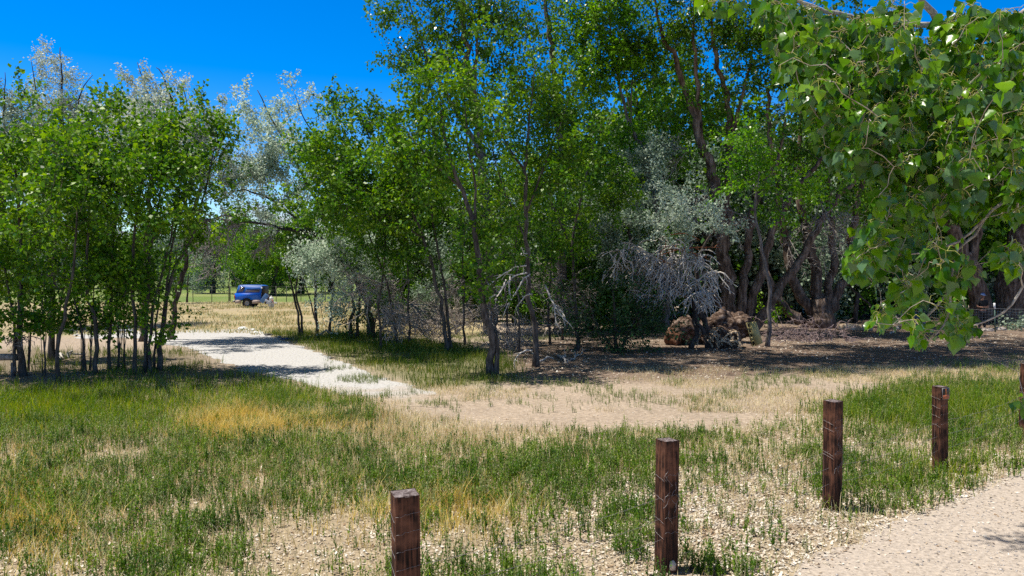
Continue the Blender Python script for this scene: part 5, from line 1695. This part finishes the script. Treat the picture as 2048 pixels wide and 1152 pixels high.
    G = Geo().box(at2(535.5, 602.5, -.35), (.42, .1, .16), Matrix.Rotation(R(25), 3, 'Y')).box(at2(539.5, 604.5, -.35), (.2, .14, .2), Matrix.Rotation(R(-30), 3, 'Y')).tube([at2(533, 605, -.3), at2(541, 600, -.3)], .035, 6)
    G.box(at2(537, 606.6, -.3), (.3, .2, .10))
    item('broken_bumper', 'pale blue-white broken bumper lying on the scrap', G, plain('pale_plastic', (.55, .58, .68), .5), o4)
    o5 = ground(550, 615); o5[1] = Yt - .3
    G = Geo().box(at2(550, 605.6, -.3), (.30, .2, .12), Matrix.Rotation(R(8), 3, 'Y')).tube([at2(546, 606, -.3), at2(554, 606.5, -.3)], .06, 7)
    item('white_bag', 'white crumpled bag at the right end of the scrap', G, plain('white_bag', (.82, .82, .82), .5), o5)
    o6 = at2(546, 603, -.4)
    item('red_strap', 'short red strap hanging from the scrap beside the white bag', Geo().tube([at2(545, 599, -.4), at2(546, 603, -.42), at2(547, 607, -.4)], .03, 6), plain('red_strap', (.55, .08, .05), .6), o6)


truck()

# ================================================================== far field fences
steel = plain('fence_steel', (.10, .10, .09), .6, .3)


def field_fence(label, py, h, xs, nw, nm, wr, pr=.035):
    o_ = ground(xs[0], py)
    root = thing(nm, label, 'fence', o_)
    Y_ = o_[1]
    for x_ in xs:
        b_ = np.array([at(x_, 540, Y_)[0] + rng.normal(0, .1), Y_, 0])
        G = Geo().tube([b_, b_ + (rng.normal(0, .02), 0, h)], pr, 6)
        G.box(b_ + (0, 0, h * .8), (pr * 2.6, pr * 2.6, .03))
        G.make('post', steel, root, origin=o_)
    a_, b_ = np.array([at(xs[0], 540, Y_)[0], Y_ - .04, 0]), np.array([at(xs[-1], 540, Y_)[0], Y_ - .04, 0])
    G = Geo()
    for q in range(nw):
        z = h * (.12 + .84 * q / (nw - 1))
        t_ = np.linspace(0, 1, 40)[:, None]
        P = a_ * (1 - t_) + b_ * t_
        P[:, 2] = z + rng.normal(0, .01, 40)
        G.tube(P, wr, 3, cap=False)
    G.make('wire', steel, root, origin=o_)


field_fence('sagging wire fence on thin steel posts crossing the far field by the truck bed', 604, 1.45, [-60, 10, 80, 160, 230, 300, 388, 423, 458, 553, 574, 600, 650, 700, 760], 5, 'field_fence', .006)
field_fence('dark wire fence at the back edge of the green field', 578, 1.7, list(range(-100, 800, 26)), 8, 'back_fence', .014, .06)

# ================================================================== small things on the ground
def crumple(name, label, px, py, size, col, cat, dY=0, group=None, flat=.45):
    size = tuple(q * .72 for q in size)
    o_ = ground(px, py)
    bm = bmesh.new()
    bmesh.ops.create_icosphere(bm, subdivisions=3, radius=1)
    for v_ in bm.verts:
        n_ = mnoise.noise(v_.co * 1.7 + Vector((px, py, 0)))
        n2_ = mnoise.noise(v_.co * 4.5 + Vector((py, px, 0)))
        v_.co *= 1 + .45 * n_ + .25 * n2_
        v_.co.z = max(v_.co.z, -.4)
        v_.co = Vector((v_.co.x * size[0], v_.co.y * size[1], (v_.co.z + .4) * size[2] * flat))
    me = bpy.data.meshes.new(name); bm.to_mesh(me); bm.free()
    me.materials.append(plain(name + '_mat', col, .55, var=.15))
    o = bpy.data.objects.new(name, me); COL.objects.link(o); o.location = o_
    return tag(o, label, cat, group)


LT = 'litter at the end of the driveway'
crumple('paper_scrap', 'large white crumpled paper at the far end of the driveway', 485, 659, (.32, .2, .28), (.85, .88, .9), 'paper', group=LT)
crumple('paper_scrap', 'smaller white paper scrap right of the large one', 504, 661, (.2, .15, .22), (.8, .82, .84), 'paper', group=LT)
crumple('plastic_bag', 'long white plastic bag nearest the driveway edge', 516, 667, (.42, .2, .2), (.85, .86, .88), 'plastic bag', group=LT)
crumple('plastic_bag', 'dark bag in the grass right of the white bag', 537, 671, (.25, .15, .2), (.03, .03, .03), 'plastic bag', group=LT)
crumple('crushed_can', 'crushed blue container in the shade beside the driveway', 572, 679, (.3, .16, .15), (.03, .08, .3), 'container')
crumple('crushed_can', 'small grey crushed container left of the blue one', 559, 675, (.12, .1, .16), (.25, .3, .38), 'container')
crumple('clothing_heap', 'grey-blue cloth heap at the left end of the driveway', 253, 664, (.5, .3, .35), (.3, .33, .4), 'cloth')

# weathered rail at left
o_ = ground(16, 752)
rt = thing('timber_rail', 'weathered grey timber rail on a post at the left edge', 'timber rail', o_)
Yr = o_[1]
G = Geo()
P, rr = curve([at(-120, 716, Yr), at(-50, 715, Yr), at(35, 715, Yr)], [.10, .10, .095], .2, .02)
G.tube(P, rr, 10, wob=.06)
G.make('rail', M['dead_dark'], rt, smooth=True, origin=o_)
for x_ in (26, -60):
    b_ = np.array([at(x_, 715, Yr)[0], Yr, 0])
    Geo().tube([b_ - (0, 0, .05), b_ + (0, 0, at(20, 720, Yr)[2] - .07)], .06, 8, wob=.04).make('post', M['bark_grey'], rt, smooth=True, origin=o_)


# fallen log, root mass, brush pile, tan metal piece
def log_geo(P, rad, sides=22, amp=.16, sc=1.6):
    P, rad = np.asarray(P, float), np.asarray(rad, float)
    P, rad = curve(P, rad, .06, 0)
    G = Geo()
    G.tube(P, rad, sides * 2)
    V = G.v[0]
    for q in range(len(V)):
        n_ = mnoise.noise(Vector(V[q]) * sc) * amp + mnoise.noise(Vector(V[q]) * sc * 3.3) * amp * .6 + abs(mnoise.noise(Vector((V[q][0] * 3, V[q][1] * 9, V[q][2] * 9)))) * .07
        c_ = P[np.argmin(np.linalg.norm(P - V[q], axis=1))]
        d_ = V[q] - c_
        V[q] = c_ + d_ * (1 + n_ / max(np.linalg.norm(d_), .1))
    V[:, 2] = np.maximum(V[:, 2], -.02)
    return G


Yl = ground(1400, 690)[1]
o_ = np.array([at(1425, 660, Yl)[0], Yl + .4, 0])
rt = thing('fallen_log', 'huge fallen log with rough pinkish bark at the foot of the many-stemmed cottonwood', 'log', o_)
G = log_geo([at(1345, 668, Yl + .3), at(1370, 660, Yl + .4), at(1410, 668, Yl + .8), at(1450, 650, Yl + 1.1), at(1500, 655, Yl + 1.0)], [.30, .46, .40, .52, .45], amp=.26, sc=2.0)
G.make('trunk', M['log'], rt, smooth=True, origin=o_)
G = log_geo([at(1336, 672, Yl + .25), at(1362, 680, Yl - .05)], [.28, .36], amp=.12)
tag(G.make('broken_end', M['log_red'], rt, smooth=True, origin=o_), 'red-brown rotten end of the log')
G = log_geo([at(1425, 650, Yl + .7), at(1440, 632, Yl + .8), at(1449, 614, Yl + .9)], [.3, .22, .03], 12, .1)
G.make('split_stub', M['log'], rt, smooth=True, origin=o_)
o_ = ground(1440, 697)
rt = thing('root_mass', 'torn mass of tan roots and dirt in front of the fallen log', 'root mass', o_)
Yr = o_[1]
G = log_geo([at(1412, 690, Yr + .5), at(1440, 676, Yr + .5), at(1478, 688, Yr + .5)], [.26, .42, .30], 18, .22, 2.4)
G.make('clod', M['log'], rt, smooth=True, origin=o_)
G = Geo()
for _ in range(34):
    p_ = at(rng.uniform(1408, 1480), rng.uniform(662, 692), Yr + rng.uniform(-.15, .25))
    d_ = np.array([rng.normal(0, .5), -.8, rng.uniform(-.5, .8)])
    tangle(G, p_, d_, rng.uniform(.3, .7), 1, rng.uniform(.03, .065), 2, 1.6)
for s_ in ((1400, 668), (1418, 662), (1450, 665)):
    tangle(G, at(*s_, Yr + .3), np.array([0, -.5, .1]), .7, 3, .04, 1, .9)
G.make('roots', M['straw_root'], rt, smooth=True, origin=o_)

Ym = ground(1510, 700)[1]
o_ = ground(1510, 700)
rt = thing('metal_cabinet_panel', 'tan bent metal panel with dark slots leaning beside the cottonwood', 'metal panel', o_)
rt.location = o_
tanm = plain('tan_enamel', (.52, .41, .16), .5, var=.12, scale=3)
pL, pM, pR, pE = at(1492, 646, Ym), at(1505, 643.5, Ym - .12), at(1512.5, 643, Ym + .05), None
dn = at(1505, 693.5, Ym) - at(1492, 646, Ym)
dn2 = at(1526, 686, Ym + .05) - at(1512.5, 643, Ym + .05)


def slab(G, a_, b_, d1, d2, th=.02):
    n_ = unit(np.cross(b_ - a_, d1))
    V = [a_, b_, b_ + d2, a_ + d1]
    V = V + [v_ + n_ * th for v_ in V]
    G.add(V, [[0, 1, 2, 3], [7, 6, 5, 4], [0, 4, 5, 1], [1, 5, 6, 2], [2, 6, 7, 3], [3, 7, 4, 0]])


G = Geo()
dM = at(1518, 689.5, Ym - .12) - pM
slab(G, pM, pR, dM, dn2)
pS = pL + (pM - pL) * .42
slab(G, pS, pM, dn + (dM - dn) * .42, dM)
slab(G, pL, pL + (pM - pL) * .12, dn, dn)
for t_ in (0, .2, .42, .6, .75, .94):
    a_ = pL + dn * t_
    e_ = .05 if t_ not in (.6,) else .12
    slab(G, a_, a_ + (pM - pL) * .45, dn * e_, dn * e_)
G.make('panel', tanm, rt, origin=o_)
G = Geo()
slab(G, pL + (0, .08, 0), pM + (0, .1, 0), dn, dM)
G.make('slot_shade', plain('slot_shade', (.02, .018, .015), .8), rt, origin=o_)  # near-black sheet behind the slots, standing in for the shade inside them

o_ = ground(1610, 680)
G = Geo()
for _ in range(110):
    p_ = o_ + np.array([rng.normal(0, 1.0), rng.normal(0, .5), abs(rng.normal(0, .28))])
    tangle(G, p_, np.array([rng.normal(), rng.normal() * .5, .15]), .75, 1, .014, 1, .9)
o = G.make('brush_pile', M['brush'], None, smooth=True, origin=o_)
o.location = o_
tag(o, 'heap of pinkish-grey cut brush before the old cottonwood', 'brush pile')

# fallen pale sticks
for k, (pts, r_, lb) in enumerate([([(1075, 727), (1095, 722), (1108, 721)], .03, 'pale stick on the ground right of the straight reddish trunk'), ([(1115, 712), (1128, 724), (1134, 728)], .03, 'short pale stick pointing at the dark shrub'),
                                   ([(1140, 722), (1165, 706), (1172, 700)], .02, 'thin grey stick leaning at the edge of the dark shrub'), ([(620, 676), (660, 672), (700, 668)], .05, 'long pale fallen branch on the grass under the young trees'),
                                   ([(118, 722), (135, 716), (170, 712)], .05, 'pale fallen branch lying behind the left grove'), ([(1780, 668), (1795, 660), (1800, 648)], .03, 'grey stick near the blue barrel')]):
    P = np.array([ground(*p_) for p_ in pts]) + np.array([0, 0, r_])
    P[1:, 2] += rng.uniform(0, .06, len(P) - 1)
    c_, rr = curve(P, [r_, r_ * .9, r_ * .5], .15, .2)
    G = Geo().tube(c_, rr, 6)
    for z_ in range(1, len(c_), 3):
        tangle(G, c_[z_], unit(c_[z_] - c_[z_ - 1]), .3, 1, r_ * .4, 2, .3)
    o = G.make('fallen_branch', M['dead'], None, smooth=True, origin=P[0])
    o.location = P[0]
    tag(o, lb, 'fallen branch', 'fallen branches on the ground')
o_ = ground(1760, 660)
G = log_geo([ground(1675, 660) + (0, 0, .12), ground(1720, 661) + (0, 0, .14), ground(1745, 662) + (0, 0, .1)], [.14, .16, .10], 10, .05)
o = G.make('fallen_log', M['straw_root'], None, smooth=True, origin=o_)
o.location = o_
tag(o, 'sunlit tan log lying flat right of the old cottonwood', 'log')

# black leaning post at right with a diagonal limb
o_ = ground(1710, 645)
rt = thing('wooden_post', 'short black wooden post with a diagonal dead limb, right of the old cottonwood', 'post', o_)
Yp = o_[1]
Geo().tube([o_ - (0, 0, .05), at(1712, 615, Yp), at(1716, 585, Yp)], [.14, .12, .11], 9, wob=.06).make('shaft', M['bark_dark'], rt, smooth=True, origin=o_)
P, rr = curve([at(1690, 565, Yp), at(1716, 590, Yp), at(1735, 605, Yp), at(1755, 634, Yp)], [.05, .06, .05, .03], .3)
Geo().tube(P, rr, 6).make('limb', M['bark_dark'], rt, smooth=True, origin=o_)

# ================================================================== right wire mesh, t-posts, barrel, plants
Yf = ground(1990, 664)[1]
o_ = np.array([at(1991, 540, Yf)[0], Yf, 0])
rt = thing('mesh_fence', 'low grey wire mesh in front of the standing person at right', 'fence', o_)
grey = plain('galvanised_wire', (.42, .44, .45), .45, .5)
G = Geo()
x0, x1 = at(1762, 540, Yf)[0], at(2120, 540, Yf)[0]
for z in np.linspace(.04, 1.08, 9):
    xs = np.linspace(x0, x1, 60)
    G.tube(np.stack([xs, Yf + .05 * np.sin(xs), z + .02 * np.sin(xs * 3.1) + rng.normal(0, .004, 60)], -1), .0045, 3, cap=False)
for x_ in np.arange(x0, x1, .14):
    G.tube([(x_, Yf + .05 * math.sin(x_), .03), (x_ + rng.normal(0, .01), Yf + .05 * math.sin(x_), 1.09)], .0035, 3, cap=False)
G.make('mesh', grey, rt, origin=o_)
for x_, zt in ((1991, 606), (1771, 626), (2100, 606)):
    b_ = np.array([at(x_, 540, Yf)[0], Yf - .06, 0])
    h_ = at(x_, zt, Yf)[2]
    p_ = Geo().tube([b_, b_ + (-.05, 0, h_ - .28)], .028, 6).make('post', plain('green_steel', (.07, .13, .11), .6), rt, origin=o_)
    Geo().tube([b_ + (-.05, 0, h_ - .279), b_ + (-.07, 0, h_)], .045, 8).make('white_tip', plain('white_tip', (.8, .82, .84), .5), p_, origin=(0, 0, 0) if False else o_)

o_ = ground(1838, 660)
rt = thing('barrel', 'dark blue barrel standing behind the hanging leaves at right', 'barrel', o_)
prof = [(.0, 0), (.27, 0), (.29, .02), (.29, .25), (.305, .27), (.29, .29), (.29, .52), (.305, .54), (.29, .56), (.28, .78), (.26, .8), (.25, .78), (0, .78)]
V = [(o_[0] + r_ * math.cos(q), o_[1] + r_ * math.sin(q), z_) for q in np.linspace(0, 2 * math.pi, 25)[:-1] for r_, z_ in prof]
m_ = len(prof)
F = [[s_ * m_ + i_, s_ * m_ + i_ + 1, ((s_ + 1) % 24) * m_ + i_ + 1, ((s_ + 1) % 24) * m_ + i_] for s_ in range(24) for i_ in range(m_ - 1)]
Geo().add(V, F).make('drum', plain('blue_plastic', (.006, .02, .08), .4), rt, smooth=True, origin=o_)
G = Geo().tube([o_ + (.05, 0, .78), o_ + (.05, 0, .82)], .04, 10)
G.make('bung', plain('blue_cap', (.02, .06, .2), .4), rt, origin=o_)

tree('leafy_plant', 'low green bushy plant at the right edge beside the wire mesh', 'bright', (2042, 660), [[(2042, 660, .02), (2042, 648, .015), (2040, 636, .01)]], [(2040, 645, 22, 14, 0, 2.2), (2025, 652, 12, 8, 0, 2.5)], None, 'plant', leaf='silver_far')
tree('leafy_plant', 'low green plant between the two big cottonwoods', 'bright', (1530, 655), [[(1530, 655, .02), (1530, 640, .015), (1528, 628, .01)]], [(1530, 632, 18, 12, 0, 2.2)], None, 'plant', leaf='elm')
crumple('dry_leaf_clump', 'small orange-yellow dry leaf clump near the right edge', 2027, 652, (.22, .12, .2), (.5, .26, .03), 'leaf clump')
for k, (a_, b_) in enumerate([((1975, 664), 'pale broken stones piled at the foot of the white-tipped post'), ((2000, 662), 'smaller pale stones right of the white-tipped post')]):
    crumple('stone_heap', b_, a_[0], a_[1] - 2, (.4, .3, .3), (.45, .4, .37), 'stones', group='stone heaps at the mesh fence')

# ================================================================== PERSON
def skin_fig(name, verts, edges, radii, mat, parent, root_i=0, sub=1):
    me = bpy.data.meshes.new(name)
    me.from_pydata(verts, edges, [])
    o = bpy.data.objects.new(name, me)
    COL.objects.link(o); o.parent = parent
    md = o.modifiers.new('skin', 'SKIN')
    if not me.skin_vertices:
        bpy.context.view_layer.objects.active = o
    sv = me.skin_vertices[0].data if me.skin_vertices else None
    if sv is None:
        raise RuntimeError('no skin layer')
    for q, r_ in enumerate(radii):
        sv[q].radius = r_ if isinstance(r_, tuple) else (r_, r_)
    sv[root_i].use_root = True
    s = o.modifiers.new('sub', 'SUBSURF'); s.levels = sub; s.render_levels = sub
    me.materials.append(mat)
    return o


def person():
    Yp = Yf + 1.3
    o_ = np.array([at(1966, 540, Yp)[0], Yp, 0])
    rt = thing('person', 'person in black clothes and a blue cap standing behind the wire mesh, forearms held forward', 'person', o_)
    skin = plain('skin', (.32, .17, .12), .6)
    black = plain('black_cloth', (.012, .012, .015), .85)
    # facing the camera (-y)
    V, E, Rr, ix = [], [], [], {}

    def v(n, p, r, par=None):
        ix[n] = len(V); V.append(p); Rr.append(r)
        if par: E.append((ix[par], ix[n]))
    v('pelvis', (0, 0, .93), (.13, .10)); v('belly', (0, 0, 1.08), (.13, .10), 'pelvis'); v('chest', (0, .01, 1.27), (.16, .11), 'belly'); v('neckb', (0, .01, 1.43), (.075, .06), 'chest')
    v('neck', (0, 0, 1.50), .05, 'neckb'); v('jaw', (0, -.02, 1.57), (.06, .065), 'neck'); v('head', (0, -.01, 1.65), (.078, .092), 'jaw'); v('crown', (0, 0, 1.72), (.06, .07), 'head')
    for s, n in ((-1, 'l'), (1, 'r')):
        v('sh' + n, (s * .18, .01, 1.38), .062, 'chest'); v('el' + n, (s * .27, -.02, 1.12), .043, 'sh' + n); v('wr' + n, (s * .13, -.24, 1.10), .027, 'el' + n)
        v('pa' + n, (s * .07, -.29, 1.11), (.036, .018), 'wr' + n)
        for f_ in range(4):
            l_ = (.062, .072, .068, .052)[f_]
            z_ = 1.135 - f_ * .018
            v(f'k{n}{f_}', (s * .045, -.315, z_), .009, 'pa' + n)
            v(f'm{n}{f_}', (s * (.045 - l_ * .5), -.335, z_ - .005), .008, f'k{n}{f_}')
            v(f't{n}{f_}', (s * (.045 - l_ * .75), -.315, z_ - .02), .007, f'm{n}{f_}')
        v('th1' + n, (s * .08, -.29, 1.15), .010, 'pa' + n); v('th2' + n, (s * .055, -.32, 1.168), .009, 'th1' + n)
        v('hip' + n, (s * .10, 0, .86), .095, 'pelvis'); v('kn' + n, (s * .12, -.02, .48), .06, 'hip' + n); v('an' + n, (s * .13, .02, .09), .038, 'kn' + n); v('toe' + n, (s * .15, -.14, .035), (.04, .03), 'an' + n)
    skin_fig('body', V, E, Rr, skin, rt)
    # shirt
    V2 = [(0, 0, .92), (0, 0, 1.08), (0, .01, 1.27), (0, .01, 1.43), (-.185, .01, 1.385), (.185, .01, 1.385), (-.255, -.01, 1.17), (.255, -.01, 1.17)]
    E2 = [(0, 1), (1, 2), (2, 3), (2, 4), (2, 5), (4, 6), (5, 7)]
    skin_fig('shirt', V2, E2, [(.16, .125), (.155, .125), (.185, .135), (.095, .085), .08, .08, .062, .062], black, rt)
    V3 = [(0, 0, .95), (-.10, 0, .85), (.10, 0, .85), (-.12, -.02, .48), (.12, -.02, .48), (-.13, .02, .10), (.13, .02, .10)]
    skin_fig('trousers', V3, [(0, 1), (0, 2), (1, 3), (2, 4), (3, 5), (4, 6)], [(.155, .125), .112, .112, .08, .08, .066, .066], plain('dark_trousers', (.015, .016, .022), .85), rt)
    capm = plain('blue_cap_cloth', (.10, .17, .38), .8)
    G = Geo()
    for q in range(6):
        pass
    prof = [(.0, 1.80), (.05, 1.79), (.085, 1.765), (.102, 1.72), (.105, 1.68), (.098, 1.678)]
    V = [(r_ * math.cos(a_) * .95, r_ * math.sin(a_) * 1.1, z_) for a_ in np.linspace(0, 2 * math.pi, 21)[:-1] for r_, z_ in prof]
    m_ = len(prof)
    G.add(V, [[s_ * m_ + i_, s_ * m_ + i_ + 1, ((s_ + 1) % 20) * m_ + i_ + 1, ((s_ + 1) % 20) * m_ + i_] for s_ in range(20) for i_ in range(m_ - 1)])
    G.add([(-.08, -.08, 1.69), (.08, -.08, 1.69), (.065, -.18, 1.672), (-.065, -.18, 1.672), (-.08, -.08, 1.70), (.08, -.08, 1.70), (.065, -.18, 1.682), (-.065, -.18, 1.682)],
          [[0, 3, 2, 1], [4, 5, 6, 7], [0, 1, 5, 4], [1, 2, 6, 5], [2, 3, 7, 6], [3, 0, 4, 7]])
    G.make('cap', capm, rt, smooth=True)
    # face
    G = Geo()
    G.tube([(0, -.10, 1.655), (0, -.118, 1.625), (0, -.10, 1.618)], [.008, .014, .010], 6)
    for s in (-1, 1):
        G.tube([(s * .082, -.01, 1.66), (s * .092, 0, 1.64), (s * .082, 0, 1.615)], [.01, .016, .008], 6)
    G.make('nose_and_ears', skin, rt, smooth=True)
    G = Geo()
    for s in (-1, 1):
        G.tube([(s * .028 - .008, -.094, 1.66), (s * .028 + .008, -.094, 1.66)], .007, 6)
    G.make('eyes', plain('eyes', (.03, .025, .02), .3), rt)
    Geo().tube([(-.022, -.094, 1.585), (0, -.098, 1.583), (.022, -.094, 1.585)], .005, 5).make('mouth', plain('lips', (.25, .09, .08), .5), rt)
    for s in (-1, 1):
        Geo().box((s * .145, -.06, .05), (.09, .27, .09)).make('shoe', plain('shoe', (.03, .03, .03), .7), rt)


person()
print('objects', len(bpy.data.objects), 'faces', sum(len(m.polygons) for m in bpy.data.meshes))
